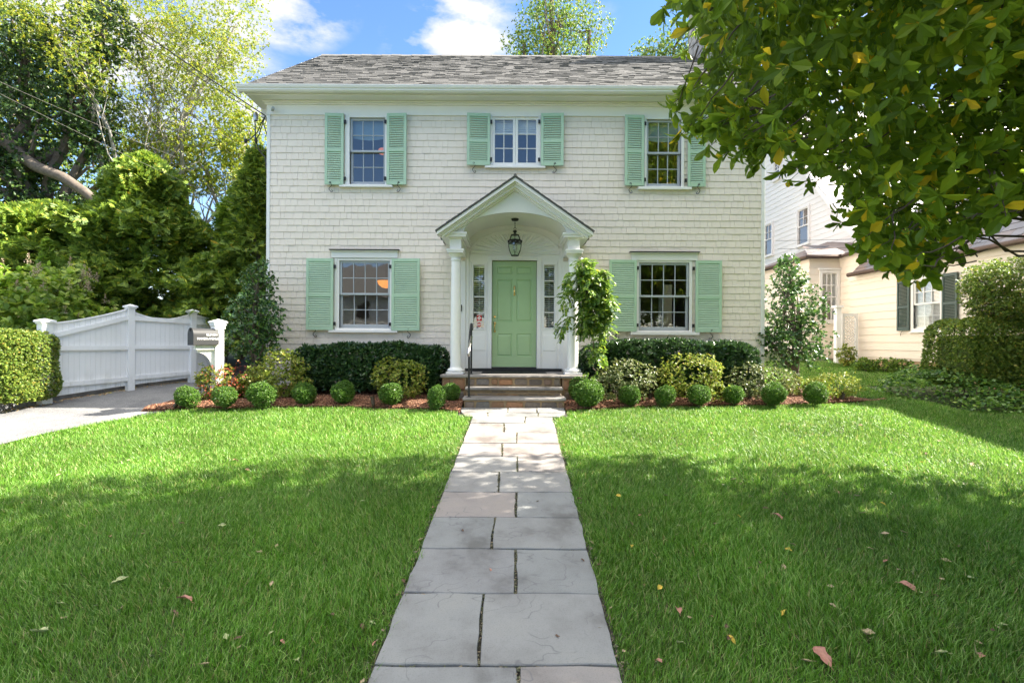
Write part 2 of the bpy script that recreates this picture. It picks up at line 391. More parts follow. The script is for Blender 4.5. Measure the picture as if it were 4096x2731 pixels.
def stone():
    m, nt, b = new_mat('brown_fieldstone')
    c = ramp(nt, island(nt), [(0, (.13,.105,.09)), (.2, (.24,.19,.15)), (.4, (.30,.15,.07)), (.55, (.20,.18,.165)), (.72, (.42,.19,.075)), (.88, (.36,.27,.17)), (1, (.20,.14,.11))])
    c = mix(nt, .75, c, ramp(nt, noise(nt, 22, 6, .65), [(.3, (.55,.52,.5)), (.7, (1,1,1))]), 'MULTIPLY')
    nt.links.new(c, b.inputs['Base Color']); b.inputs['Roughness'].default_value = .8; bump(nt, b, noise(nt, 30, 6), .7, .01); return m
M['stone'] = stone()
M['mortar'] = paint('tan_mortar', (.30, .21, .12), .95, .2, 12, 0, .5)
M['rubble'] = paint('grey_chimney_stone', (.34, .32, .31), .85, .35, 5, 0, 1.0)
def asphalt():
    m, nt, b = new_mat('weathered_asphalt')
    c = ramp(nt, noise(nt, 75, 3, .75), [(.30, (.10,.102,.11)), (.5, (.18,.18,.183)), (.66, (.36,.35,.335))])
    c = mix(nt, 1.0, c, ramp(nt, noise(nt, 1.3, 6, .65), [(.34, (.62,.62,.64)), (.6, (1,1,1))]), 'MULTIPLY')
    nt.links.new(c, b.inputs['Base Color']); b.inputs['Roughness'].default_value = .85; bump(nt, b, noise(nt, 160, 2, .7), .6, .006); return m
M['asphalt'] = asphalt()
def soil():
    m, nt, b = new_mat('soil_under_grass')
    c = ramp(nt, noise(nt, 8, 6), [(.3, (.035,.05,.014)), (.7, (.06,.085,.022))])
    nt.links.new(c, b.inputs['Base Color']); b.inputs['Roughness'].default_value = 1.0; return m
M['soil'] = soil()
M['dirt'] = paint('dark_joint_soil', (.045, .04, .032), 1.0, .3, 20, 0, .6)
M['mulch_base'] = paint('mulch_soil', (.11, .045, .022), 1.0, .4, 25, 0, .8)
def chips(name, stops, rough=.8):
    m, nt, b = new_mat(name); nt.links.new(ramp(nt, island(nt), stops), b.inputs['Base Color']); b.inputs['Roughness'].default_value = rough; return m
M['chip'] = chips('red_brown_bark_chips', [(0, (.07,.03,.018)), (.4, (.18,.07,.035)), (.8, (.30,.14,.07)), (1, (.42,.26,.16))])
M['gravel'] = chips('white_marble_gravel', [(0, (.45,.44,.42)), (.5, (.68,.67,.65)), (1, (.8,.8,.78))])
M['dryleaf'] = chips('dry_fallen_leaves', [(0, (.35,.20,.09)), (.35, (.50,.30,.17)), (.6, (.60,.50,.30)), (.8, (.45,.40,.10)), (1, (.60,.26,.16))])
M['bark'] = paint('grey_brown_bark', (.15, .12, .095), .9, .4, 14, 0, 1.0)
M['barkpale'] = paint('pale_bark', (.34, .31, .27), .9, .3, 10, 0, .8)
M['twig'] = paint('dark_twigs', (.10, .075, .06), .9, .3, 20)
M['curb'] = paint('grey_granite_curb', (.20, .20, .21), .85, .3, 9, .15, .8)

M['grass'] = leaf('lawn_grass', [(0, (.050,.145,.006)), (.35, (.115,.29,.012)), (.72, (.20,.40,.045)), (.92, (.38,.54,.16)), (.975, (.44,.42,.16)), (1, (.52,.44,.24))], .40, .42, (1.15,1.12,.75), .45, .30)
M['mag'] = leaf('magnolia_leaves', [(0, (0.090,0.154,0.014)), (.55, (0.150,0.244,0.016)), (.945, (0.261,0.341,0.022)), (.965, (0.640,0.486,0.027)), (1, (0.650,0.421,0.027))], .5, .42, (1.7,1.7,.3), .28)
M['box'] = leaf('boxwood_leaves', [(0, (0.052,0.127,0.017)), (.5, (0.098,0.218,0.025)), (.9, (0.172,0.322,0.040)), (1, (0.299,0.380,0.081))], .32, .42)
M['laurel'] = leaf('laurel_leaves', [(0, (0.020,0.056,0.020)), (.6, (0.035,0.090,0.027)), (.93, (0.069,0.144,0.035)), (1, (0.125,0.225,0.050))], .16, .28, (1.1,1.3,.5), .7)
M['holly'] = leaf('holly_leaves', [(0, (0.041,0.106,0.032)), (.6, (0.076,0.171,0.046)), (.92, (0.151,0.277,0.064)), (1, (0.353,0.554,0.116))], .22, .26, (1.3,1.4,.5), .7)
M['azalea'] = leaf('azalea_leaves', [(0, (0.109,0.170,0.020)), (.4, (0.218,0.291,0.035)), (.8, (0.363,0.400,0.060)), (.95, (0.508,0.460,0.120)), (1, (0.508,0.266,0.060))], .32, .40)
M['pieris'] = leaf('pale_variegated_leaves', [(0, (.06,.11,.03)), (.4, (.14,.19,.06)), (.8, (.26,.28,.12)), (1, (.46,.42,.24))], .25, .36)
M['redleaf'] = leaf('red_autumn_leaves', [(0, (.30,.045,.02)), (.5, (.45,.08,.035)), (.85, (.50,.18,.06)), (1, (.25,.26,.05))], .35, .45, (1.3,.9,.6))
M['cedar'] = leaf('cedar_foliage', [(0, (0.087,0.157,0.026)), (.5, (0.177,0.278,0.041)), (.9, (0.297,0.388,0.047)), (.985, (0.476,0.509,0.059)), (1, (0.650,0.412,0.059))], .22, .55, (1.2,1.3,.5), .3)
M['cedarlit'] = leaf('yellow_green_sunlit_cedar_foliage', [(0, (0.111,0.206,0.025)), (.5, (0.204,0.338,0.038)), (1, (0.370,0.470,0.063))], .35, .5)  # yellow-green copy of the cedar with sunlight put into its lighter colours
M['ivy'] = leaf('ivy_leaves', [(0, (0.055,0.129,0.027)), (.5, (0.114,0.237,0.041)), (.9, (0.217,0.365,0.054)), (1, (0.408,0.538,0.085))], .28, .36)
M['ivy2'] = leaf('dark_ivy_leaves', [(0, (.020,.055,.013)), (.5, (.045,.10,.018)), (.85, (.09,.17,.028)), (1, (.20,.28,.05))], .28, .38)
M['birch'] = leaf('yellow_green_birch_leaves', [(0, (0.134,0.212,0.022)), (.4, (0.232,0.331,0.030)), (.8, (0.390,0.451,0.045)), (1, (0.561,0.477,0.059))], .45, .45, (1.3,1.2,.4))
M['maple'] = leaf('mid_green_tree_leaves', [(0, (0.078,0.157,0.023)), (.5, (0.156,0.272,0.034)), (.85, (0.281,0.386,0.046)), (1, (0.530,0.400,0.065))], .38, .45)
M['hydr'] = leaf('hydrangea_leaves', [(0, (0.143,0.250,0.031)), (.6, (0.269,0.402,0.048)), (1, (0.443,0.512,0.085))], .40, .42)
M['hydrf'] = leaf('faded_hydrangea_flowers', [(0, (.34,.24,.17)), (.5, (.50,.38,.26)), (1, (.60,.52,.38))], .3, .6, (1,1,.9))
M['vine'] = leaf('wisteria_leaves', [(0, (0.054,0.120,0.022)), (.4, (0.108,0.216,0.031)), (.8, (0.228,0.360,0.048)), (1, (0.384,0.456,0.072))], .40, .34, (1.4,1.4,.4))
M['privet'] = leaf('clipped_privet_leaves', [(0, (0.083,0.148,0.026)), (.5, (0.166,0.255,0.038)), (.9, (0.331,0.403,0.066)), (1, (0.552,0.403,0.096))], .30, .42)

# ------------------------------------------------------------------ ground, driveway, path, beds
LOWD = 0.12
_xd = np.array([G(*p) for p in ((0,1776),(209,1724),(418,1686),(600,1656),(700,1640))])
_xd = _xd[np.argsort(_xd[:,1])]
def xdrive(y):                                     # right edge of the driveway / left edge of the lawn
    y = np.asarray(y, float)
    lo = _xd[0,0]+(y-_xd[0,1])*((_xd[1,0]-_xd[0,0])/(_xd[1,1]-_xd[0,1]))*1.0
    r = np.interp(y, _xd[:,1], _xd[:,0]); r = np.where(y < _xd[0,1], np.maximum(lo, -14), r)
    return np.where(y > _xd[-1,1], np.minimum(_xd[-1,0]-.12*(y-_xd[-1,1]), -5.2), r)
_cb = np.array([G(x, y, LOWD) for x, y in ((-260,1690),(0,1646),(82,1633),(214,1606),(408,1575),(536,1552),(765,1524),(880,1508))])
def xcurb(y): return np.interp(y, _cb[:,1], _cb[:,0])
def gz(x, y):
    x = np.asarray(x, float); y = np.asarray(y, float)
    t = np.clip((xdrive(y)-x)/.12, 0, 1)*np.clip((x-(xcurb(y)-.2))/.12, 0, 1)
    return ground(x, y)-LOWD*t
def gzs(x, y): return float(gz(x, y))

gx = np.unique(np.round(np.concatenate([np.linspace(-220,-14,22), np.arange(-14,12.01,.16), np.linspace(12,220,22)]), 3))
gy = np.unique(np.round(np.concatenate([np.linspace(-120,-2,20), np.arange(-2,18.01,.2), np.linspace(18,500,26)]), 3))
X2, Y2 = np.meshgrid(gx, gy); Z2 = gz(X2, Y2)-.03
nx, ny = len(gx), len(gy); idx = np.arange(nx*ny).reshape(ny, nx)
quads = np.stack([idx[:-1,:-1], idx[:-1,1:], idx[1:,1:], idx[1:,:-1]], -1).reshape(-1,4)
tag(npmesh('ground', np.stack([X2,Y2,Z2],-1).reshape(-1,3), quads, M['soil']), kind='structure')

def sheet(name, poly, m, dz, step=.25, kind='structure'):   # a polygon strip between left(y), right(y) following the ground
    ys, L, R = poly; V = []; n = 14
    for y, l, r in zip(ys, L, R):
        for k in range(n+1):
            x = l+(r-l)*k/n; V.append((x, y, gzs(x, y)+dz))
    Fq = [(i*(n+1)+k, i*(n+1)+k+1, (i+1)*(n+1)+k+1, (i+1)*(n+1)+k) for i in range(len(ys)-1) for k in range(n)]
    return tag(npmesh(name, V, Fq, m), kind=kind)
ys = np.concatenate([np.arange(-3, 20, .2)])
sheet('driveway', (ys, xcurb(ys)-.03, xdrive(ys)-.02), M['asphalt'], .012)
mb = MB(); cy = np.arange(5.2, 14.5, .42)
for i in range(len(cy)-1):
    ya, yb = cy[i]+.008, cy[i+1]-.008; xa, xb = float(xcurb(ya)), float(xcurb(yb)); j = RNG.uniform(-.012, .012, 2)
    z = -.195+.0861*ya; z2 = -.195+.0861*yb
    mb.add([(xa-.14+j[0],ya,z-.2),(xa-.01+j[0],ya,z-.2),(xb-.01+j[0],yb,z2-.2),(xb-.14+j[0],yb,z2-.2),(xa-.135+j[0],ya,z+j[1]+.01),(xa-.025+j[0],ya,z+j[1]),(xb-.02+j[0],yb,z2+j[1]),(xb-.135+j[0],yb,z2+j[1]+.01)],
           [(4,5,6,7),(0,1,5,4),(1,2,6,5),(2,3,7,6),(3,0,4,7)])
tag(mb.build('driveway_curb', M['curb']), kind='structure')
tag(MB().box(-60, 60, -16, -8, -.62, -.545).build('street', M['asphalt']), kind='structure')

# path of bluestone flags
def pathx(y): return -.70+.0149*(y-2.45)*1.0+.018, .535+.0158*(y-2.45)+.01
rowpx = [1700,1535,1368,1265,1192,1133,1086,1050,1020,995,973.6]
rowY = [G(2048, p/.5742*1.0)[1] for p in rowpx]
rowY = [rowY[0]-.75]+rowY+[G(2048,1670)[1], G(2048,1653.8)[1], 8.50]
joints = [[.5],[1195.6],[1114.6,1102],[1187,1187],[1139,1131],[1187,1187],[1148,1148],[1190,1190],[1155,1155],[1188,1188],[1159,1159],[1208,1206],[1121,1121,1237,1237],[1167,1167,1234,1234]]
slabs = MB()
def slab(xa0, xb0, xa1, xb1, y0, y1):
    g = .008; t = RNG.uniform(-.004, .004, 4); n = 5
    top = []
    for (ax, ay, bx, by) in ((xa0+g,y0+g,xb0-g,y0+g),(xb0-g,y0+g,xb1-g,y1-g),(xb1-g,y1-g,xa1+g,y1-g),(xa1+g,y1-g,xa0+g,y0+g)):
        for k in range(n):
            f = k/n; j = RNG.uniform(-.007, .007, 2); top.append((ax+(bx-ax)*f+j[0], ay+(by-ay)*f+j[1]))
    z = lambda x, y: -.195+.0861*y+.016+t[0]+t[1]*(x)
    N = len(top)
    vs = [(x, y, z(x,y)-.05) for x, y in top]+[(x, y, z(x,y)-.006) for x, y in top]
    cx, cy_ = sum(p[0] for p in top)/N, sum(p[1] for p in top)/N
    vs += [(x+(cx-x)*.010, y+(cy_-y)*.014, z(x,y)) for x, y in top]
    fs = [(i,(i+1)%N,(i+1)%N+N,i+N) for i in range(N)]+[(i+N,(i+1)%N+N,(i+1)%N+2*N,i+2*N) for i in range(N)]+[tuple(range(2*N,3*N))]
    slabs.add(vs, fs)
for i in range(len(rowY)-1):
    y0, y1 = rowY[i], rowY[i+1]; l0, r0 = pathx(y0); l1, r1 = pathx(y1)
    fl = [0, 0, 0]; 
    if i == len(rowY)-2: l0, r0, l1, r1 = -.80, .86, -.86, .88
    if i == len(rowY)-3: l0, r0, l1, r1 = -.72, .74, -.80, .86
    js = joints[i]
    if js[0] < 1: cuts = [(l0+(r0-l0)*js[0], l1+(r1-l1)*js[0])]
    else:
        prs = [(js[k], js[k+1] if len(js) > 1 else js[k]) for k in range(0, len(js), 2)] if len(js) > 1 else [(js[0], js[0])]
        cuts = []
        for a, b in prs:                # a: at far side (y1), b: at near side (y0)
            fa = ab(a/.5742, 1366)[0]*y1; fb = ab(b/.5742, 1366)[0]*y0; cuts.append((fb, fa))
    e0 = [l0]+[c[0] for c in cuts]+[r0]; e1 = [l1]+[c[1] for c in cuts]+[r1]
    for k in range(len(e0)-1): slab(e0[k], e0[k+1], e1[k], e1[k+1], y0, y1)
tag(slabs.build('path', M['flag']), kind='structure')
py = np.arange(0.6, 8.6, .2); pl = np.array([pathx(y)[0] for y in py]); pr = np.array([pathx(y)[1] for y in py])
pl = np.where(py > 7.9, -.82, pl); pr = np.where(py > 7.9, .86, pr)
sheet('path_bedding', (py, pl-.02, pr+.02), M['dirt'], -.012)

# moss and soil crumbs in the joints of the path
pts = []
for i in range(1, len(rowY)-1):
    for _ in range(60):
        x = RNG.uniform(*[float(v) for v in pathx(rowY[i])]); y = rowY[i]+RNG.normal()*.006; pts.append((x, y, -.195+.0861*y+.008))
for i in range(len(rowY)-1):
    y0, y1 = rowY[i], rowY[i+1]; js = joints[i]
    if js[0] < 1: continue
    for j in range(0, len(js), 2):
        a = js[j]; b_ = js[j+1] if len(js) > 1 else js[j]
        fa = ab(a/.5742, 1366)[0]*y1; fb = ab(b_/.5742, 1366)[0]*y0
        for _ in range(110): t = RNG.uniform(0, 1)**RNG.choice([.5, 1, 1.6]); pts.append((fb+(fa-fb)*t+RNG.normal()*.009, y0+(y1-y0)*t, -.195+.0861*(y0+(y1-y0)*t)+.012))
for _ in range(900):
    y = RNG.uniform(1.9, 8.2); sd = RNG.choice([0, 1]); pts.append((float(pathx(y)[sd])+(.012 if sd else -.012)+RNG.normal()*.022, y, -.195+.0861*y+.010))
_jp = np.array(pts)

# planting beds
bedL = np.array([G(*p) for p in ((690,1642),(784,1634),(1080,1630),(1393,1629),(1741,1638),(1835,1646))])
bedR = np.array([G(*p) for p in ((2276,1642),(2500,1630),(2786,1624),(3100,1622),(3308,1614),(3480,1606),(3550,1597))])
def bed_front_L(x): return np.interp(x, bedL[:,0], bedL[:,1])
def bed_front_R(x): return np.interp(x, bedR[:,0], bedR[:,1])
def bed_sheet(name, xs, front, back):
    V = []; n = 8
    for x in xs:
        a, b = front(x), back(x)
        for k in range(n+1):
            y = a+(b-a)*k/n; V.append((x, y, -.195+.0861*y+.012+min(1, (b-a)/1.0)*(.035*math.sin(math.pi*min(1, k/3+.0))+(.02 if k else -.02))-(.01 if b-a < 1 else 0)))
    Fq = [(i*(n+1)+k, (i+1)*(n+1)+k, (i+1)*(n+1)+k+1, i*(n+1)+k+1) for i in range(len(xs)-1) for k in range(n)]
    return tag(npmesh(name, V, Fq, M['mulch_base']), kind='structure')
backL = lambda x: 10.42 if x > -5.0 else 9.9-(-5.0-x)*.9
backR = lambda x: 10.42 if x < 5.2 else max(float(bed_front_R(x))+.06, 11.2-(x-5.2)*1.35)
bed_sheet('planting_bed', np.linspace(-5.95, -.82, 60), lambda x: float(bed_front_L(x))-.01, backL)
bed_sheet('planting_bed', np.linspace(.88, float(bedR[-1,0]), 70), lambda x: float(bed_front_R(x))-.01, backR)
def scatter_chips(name, m, pts, size, T=T_CHIP, dz=.03, flat=.35):
    n = len(pts); a = RNG.uniform(0, 2*math.pi, n); d = np.stack([np.cos(a), np.sin(a), RNG.normal(size=n)*.18], 1)
    nn = np.array([[0,0,1.0]])+rnd(n)*flat
    V, Fc = inst(T, pts, d, nn, RNG.uniform(.5, 1.3, n)*size, RNG.uniform(.6, 1.3, n))
    return tag(npmesh(name, V, Fc, m), kind='stuff')
tag(scatter_chips('joint_moss', chips('moss_and_soil_crumbs', [(0, (.05,.055,.03)), (.5, (.10,.11,.05)), (.8, (.16,.14,.09)), (1, (.26,.20,.12))]), _jp, .018, flat=.8), 'moss, soil crumbs and dry thatch in the joints and edges of the path', 'moss')
def bedpts(n, x0, x1, front, back):
    x = RNG.uniform(x0, x1, n); fa = np.array([front(v) for v in x]); bk = np.array([back(v) for v in x])
    y = fa+(bk-fa)*RNG.uniform(0, 1, n)**1.5
    k = np.clip((y-fa)/np.maximum(bk-fa, .1)*8, 0, 8)
    z = -.195+.0861*y+.012+np.minimum(1, bk-fa)*(.020+.035*np.sin(np.pi*np.minimum(1, k/3))); return np.stack([x,y,z],1)
tag(scatter_chips('bark_mulch', M['chip'], bedpts(15000, -5.9, -.83, lambda v: float(bed_front_L(v)), backL), .034), 'red brown bark mulch covering the planting bed left of the steps', 'mulch')
tag(scatter_chips('bark_mulch', M['chip'], bedpts(17000, .9, float(bedR[-1,0])-.05, lambda v: float(bed_front_R(v)), backR), .034), 'red brown bark mulch covering the planting bed right of the steps', 'mulch')

# ------------------------------------------------------------------ the house
YW = 10.40
HX0, HX1 = -4.97, 5.09
HC = .042
house = thing('house', 'two storey cream shingled house with mint green shutters and a gabled entrance', 'house', (HC, YW, .70))
ZF = 6.215                                            # underside of the frieze
def zof(py, Y=YW, px=2048): return P(px, py, Y)[1]
def xof(px, py=1300, Y=YW): return P(px, py, Y)[0]

WINS = []   # name, casing rect, sash rect in photo pixels, cols, rows, style
def rect(x0, y0, x1, y1, Y=YW):
    a = P(x0, (y0+y1)/2, Y)[0]; b = P(x1, (y0+y1)/2, Y)[0]; t = P((x0+x1)/2, y0, Y)[1]; u = P((x0+x1)/2, y1, Y)[1]
    return a, b, u, t                                 # x0,x1,z0,z1
WINS.append(dict(k='UL', cas=rect(1381,460,1550.5,745), sash=rect(1400,473,1541.7,739), cols=3, sill=rect(1361,742.7,1572.5,752.5), sh=[rect(1306,461,1379,744), rect(1551,461,1629.5,744)], lab='upper window over the left lower window, a lit ceiling light inside'))
WINS.append(dict(k='UM', cas=rect(1961,462,2163,668), sash=rect(1969.6,470,2154,662), cols=2, sill=rect(1940,668,2181,676.6), sh=[rect(1869.3,461,1961,667), rect(2163,461,2253,669)], lab='small pair of casement windows above the entrance gable'))
WINS.append(dict(k='UR', cas=rect(2576,468,2735,752), sash=rect(2585.3,480,2723.7,746.6), cols=3, sill=rect(2550,750.5,2762,762), sh=[rect(2495.4,468,2572.5,748), rect(2746.7,470,2816,752)], lab='upper right window half covered by a teal shade'))
WINS.append(dict(k='LL', cas=rect(1340,1034,1572,1320), sash=rect(1358,1043,1560,1312), cols=4, sill=rect(1318.7,1320,1593.3,1330.5), sh=[rect(1232.6,1036,1338,1320), rect(1570,1037,1683,1323)], crown=(rect(1321.3,998.8,1599.6,1033), rect(1328,1004,1592,1033)), lab='large lower left window with an orange lamp inside'))
WINS.append(dict(k='LR', cas=rect(2544,1044,2767,1327), sash=rect(2554.9,1051,2756,1322), cols=4, sill=rect(2519,1328,2793,1340), sh=[rect(2433,1042,2543,1326), rect(2777,1045,2879,1329)], crown=(rect(2516.6,1007,2794.5,1043), rect(2524,1013,2788,1043)), lab='large lower right window with a beige curtain inside'))
openings = []; shcut = []
for w in WINS:
    openings.append(w['sash']); c = w['cas']; shcut.append((c[0]+.01, c[1]-.01, c[2], c[3]))
DOORR = (HC-.455, HC+.455, 1.13, 3.29)
SL = [rect(1893,1060,1939,1313), rect(2176,1060,2218,1313)]
openings += [DOORR]+SL
def subtract(r, holes):
    out = [r]
    for h in holes:
        nxt = []
        for (x0,x1,z0,z1) in out:
            if h[0] >= x1 or h[1] <= x0 or h[2] >= z1 or h[3] <= z0: nxt.append((x0,x1,z0,z1)); continue
            if h[0] > x0: nxt.append((x0,h[0],z0,z1))
            if h[1] < x1: nxt.append((h[1],x1,z0,z1))
            a, b = max(x0,h[0]), min(x1,h[1])
            if h[2] > z0: nxt.append((a,b,z0,h[2]))
            if h[3] < z1: nxt.append((a,b,h[3],z1))
        out = nxt
    return out
ZB = .5
mb = MB()
xs = sorted({HX0, HX1, *[o[0] for o in openings], *[o[1] for o in openings]}); zs = sorted({ZB, ZF+.3, *[o[2] for o in openings], *[o[3] for o in openings]})
for i in range(len(xs)-1):
    for j in range(len(zs)-1):
        cx, cz = (xs[i]+xs[i+1])/2, (zs[j]+zs[j+1])/2
        if not any(o[0] < cx < o[1] and o[2] < cz < o[3] for o in openings): mb.box(xs[i], xs[i+1], YW, YW+.14, zs[j], zs[j+1])
wall = mb.build('wall', M['sheath'], house)
# side and back walls (lap shingles on the right one are seen edge on)
YB = 18.8
sw = MB().box(HX0+.003, HX0+.14, YW+.141, YB, ZB, ZF+.3); sw.box(HX1-.14, HX1-.003, YW+.141, YB, ZB, ZF+.3); sw.box(HX0+.141, HX1-.141, YB-.14, YB, ZB, ZF+.3)
RZ = 9.68; RY = 14.4                                  # ridge
for xx in (HX0+.01, HX1-.11): sw.add([(xx,YW+.1,ZF+.3),(xx+.1,YW+.1,ZF+.3),(xx+.1,YB,ZF+.3),(xx,YB,ZF+.3),(xx,RY,RZ-.1),(xx+.1,RY,RZ-.1)], [(0,3,4),(1,5,2),(0,4,5,1),(3,2,5,4),(0,1,2,3)])
sw.build('side_wall', M['shingle'], house)
# shingles on the front wall: one wedge per shingle
EXP = .1335; sg = MB(); shingle_holes = shcut+[(HC-.99, HC+.99, 0, 3.62)]
for w in WINS:
    if 'crown' in w: c = w['crown'][1]; shingle_holes.append((c[0], c[1], c[2]-.02, c[3]-.005))
def arch_z(x, w=.937, z0=3.634, rise=.372):
    t = (x-HC)/w; return z0+rise*math.sqrt(max(0, 1-t*t)) if abs(t) < 1 else 0
zr = ZF; row = 0
while zr > .75:
    z1 = zr; z0 = zr-EXP*(1 if row else .72); x = HX0+.0+RNG.uniform(-.1, 0)
    while x < HX1:
        wd = RNG.choice([.09,.11,.13,.15,.17,.20]); xa, xb = max(x, HX0), min(x+wd, HX1); x += wd
        if xb-xa < .02: continue
        zj = z0+RNG.uniform(-.0025, .0025); pr_ = .015+RNG.uniform(-.002, .003)
        for (a,b,c,d) in subtract((xa+.0015, xb-.0015, zj, z1), shingle_holes):
            if b-a < .006 or d-c < .006: continue
            f0 = pr_-(c-zj)/EXP*.010; f1 = pr_-(d-zj)/EXP*.010
            sg.add([(a,YW-f0,c),(b,YW-f0,c),(b,YW-f1,d),(a,YW-f1,d),(a,YW,c),(b,YW,c),(b,YW,d),(a,YW,d)], [(0,1,2,3),(4,5,1,0),(1,5,6,2),(4,0,3,7)])
    zr = z0; row += 1
sg.build('shingles', M['shingle'], wall)
for x0, x1 in ((HX0-.022, HX0+.045), (HX1-.045, HX1+.022)):
    MB().bbox(x0, x1, YW-.026, YW+.08, ZB, ZF).build('corner_board', M['white'], house)
# lap edges on the visible right corner: small teeth of the side shingles
st = MB(); zr = ZF
while zr > 1.0:
    z0 = zr-EXP; st.add([(HX1+.035,YW-.02,z0),(HX1+.035,YW+2,z0),(HX1+.024,YW+2,zr),(HX1+.024,YW-.02,zr),(HX1,YW-.02,z0),(HX1,YW+2,z0)], [(0,1,2,3),(4,5,1,0),(0,3,4)]); zr = z0
st.build('corner_shingles', M['white'], house)

# cornice: frieze, bed mould, soffit, fascia, gutter
EL, ER = HX0-.42, HX1+.42
f = MB(); f.bbox(HX0-.024, HX1+.024, YW-.035, YW+.05, ZF, ZF+.20)
f.build('frieze', M['white'], house)
f = MB()
for k, (dy, za, zb) in enumerate(((.055, ZF+.20, ZF+.235), (.085, ZF+.235, ZF+.27))): f.bbox(HX0-dy, HX1+dy, YW-dy, YW+.05, za, zb)
f.build('bed_moulding', M['white'], house)
cn = MB()
for (y0, z0, z1, d) in ((YW-.30, ZF+.272, ZF+.30, .30), (YW-.335, ZF+.30, ZF+.33, .335), (YW-.36, ZF+.33, ZF+.375, .36)):
    cn.bbox(HX0-d, HX1+d, y0, YW+.3, z0, z1)
# returns along the gable ends
for (x0, x1) in ((HX0-.30, HX0-.03), (HX1+.03, HX1+.30)): cn.box(x0, x1, YW+.31, YW+.55, ZF+.10, ZF+.30)
cn.build('cornice', M['white'], house)
gt = MB(); GY = YW-.36; gz0, gz1 = 6.505, 6.625
prof = [(0,gz0),(-.035,gz0+.004),(-.062,gz0+.03),(-.064,gz0+.05),(-.085,gz0+.07),(-.10,gz1-.012),(-.10,gz1),(-.088,gz1),(-.088,gz1-.02),(-.02,gz0+.02),(-.01,gz1),(0,gz1)]
n = len(prof); vs = [(EL+.0, GY+a, z) for a, z in prof]+[(ER, GY+a, z) for a, z in prof]
gt.add(vs, [tuple(range(n)), tuple(range(2*n-1,n-1,-1))]+[(i,i+n,(i+1)%n+n,(i+1)%n) for i in range(n)])
gt.build('gutter', M['white'], house)

# roof
RFY = GY-.03; SLOPE = (RZ-6.60)/(RY-RFY)
roof = MB(); RX0, RX1 = EL+.01, ER-.01
roof.add([(RX0,RFY,6.585),(RX1,RFY,6.585),(RX1,RY,RZ-.02),(RX0,RY,RZ-.02),(RX0,2*RY-RFY,6.585),(RX1,2*RY-RFY,6.585),(RX0,RFY,6.55),(RX1,RFY,6.55),(RX1,RY,RZ-.08),(RX0,RY,RZ-.08),(RX0,2*RY-RFY,6.55),(RX1,2*RY-RFY,6.55)],
         [(0,1,2,3),(3,2,5,4),(7,6,9,8),(8,9,10,11),(0,6,7,1),(4,5,11,10),(0,3,9,6),(3,4,10,9),(1,7,8,2),(2,8,11,5)])
roof_o = roof.build('roof', M['roof'], house)
def shingle_plane(mb, A, U, V, ulen, vlen, exp, widths, th=.012, clip=None, gap=.003, stag=.35):
    """shingles on plane with origin A (eave), U along the eave, V up the slope"""
    A, U, V = Vector(A), Vector(U).normalized(), Vector(V).normalized(); N = U.cross(V).normalized()
    v = 0.0
    while v < vlen-.02:
        u = -RNG.uniform(0, .3); ve = min(v+exp*1.1, vlen)
        while u < ulen:
            w = RNG.choice(widths); a, b = max(u, 0), min(u+w, ulen); u += w
            if b-a < .02: continue
            t = th*RNG.uniform(.55, 1.35); dv = RNG.uniform(-stag, 0)*exp*.35
            v0 = max(v+dv, -.02)
            if clip:
                if not clip((a+b)/2, v+exp*.5): continue
            p = lambda uu, vv, h: tuple(A+U*uu+V*vv+N*h)
            mb.add([p(a+gap,v0,t),p(b-gap,v0,t),p(b-gap,ve,.002),p(a+gap,ve,.002),p(a+gap,v0,-.004),p(b-gap,v0,-.004)], [(0,1,2,3),(4,5,1,0),(0,3,4),(1,5,2)])
        v += exp
rs = MB(); Vv = Vector((0, RY-RFY, RZ-.02-6.585)); shingle_plane(rs, (RX0, RFY, 6.589), (1,0,0), Vv, RX1-RX0, Vv.length, .115, [.14,.18,.22,.26,.32], .014)
rs.build('shingle_courses', M['roof'], roof_o)
rc = MB(); x = RX0
while x < RX1:
    x2 = min(x+.28, RX1); z = RZ+.012+RNG.uniform(0, .012)
    rc.add([(x,RY-.13,z-.11),(x2,RY-.13,z-.115),(x2,RY,z-.006),(x,RY,z),(x,RY+.13,z-.11),(x2,RY+.13,z-.115)], [(0,1,2,3),(3,2,5,4)]); x = x2
rc.build('ridge_cap', M['roof'], roof_o)
for xx in (RX0-.012, RX1-.012):
    MB().add([(xx,RFY,6.45),(xx+.024,RFY,6.45),(xx+.024,RY,RZ-.16),(xx,RY,RZ-.16),(xx,RFY,6.59),(xx+.024,RFY,6.59),(xx+.024,RY,RZ-.01),(xx,RY,RZ-.01)], [(0,1,2,3),(4,7,6,5),(0,4,5,1),(0,3,7,4),(1,5,6,2),(2,6,7,3)]).build('rake_board', M['white'], house)
# stone chimney on the right gable end
ch = MB(); cx0, cx1, cy0, cy1 = 5.12, 6.25, 13.7, 14.9
def rough_box(mb, x0, x1, y0, y1, z0, z1, s=.16, j=.03):
    nz_ = max(1, int((z1-z0)/s))
    for k in range(nz_):
        za, zb = z0+(z1-z0)*k/nz_, z0+(z1-z0)*(k+1)/nz_
        for (a, b, fixed, ax) in ((x0,x1,y0,0),(x0,x1,y1,0),(y0,y1,x0,1),(y0,y1,x1,1)):
            u = a+RNG.uniform(-.1,0)
            while u < b:
                wd = RNG.uniform(.15,.4); ua, ub = max(a,u), min(b,u+wd); u += wd
                if ub-ua < .04: continue
                o = RNG.uniform(0, j)
                if ax == 0: mb.box(ua+.006, ub-.006, fixed-.03-o, fixed+.03+o, za+.006, zb-.006)
                else: mb.box(fixed-.03-o, fixed+.03+o, ua+.006, ub-.006, za+.006, zb-.006)
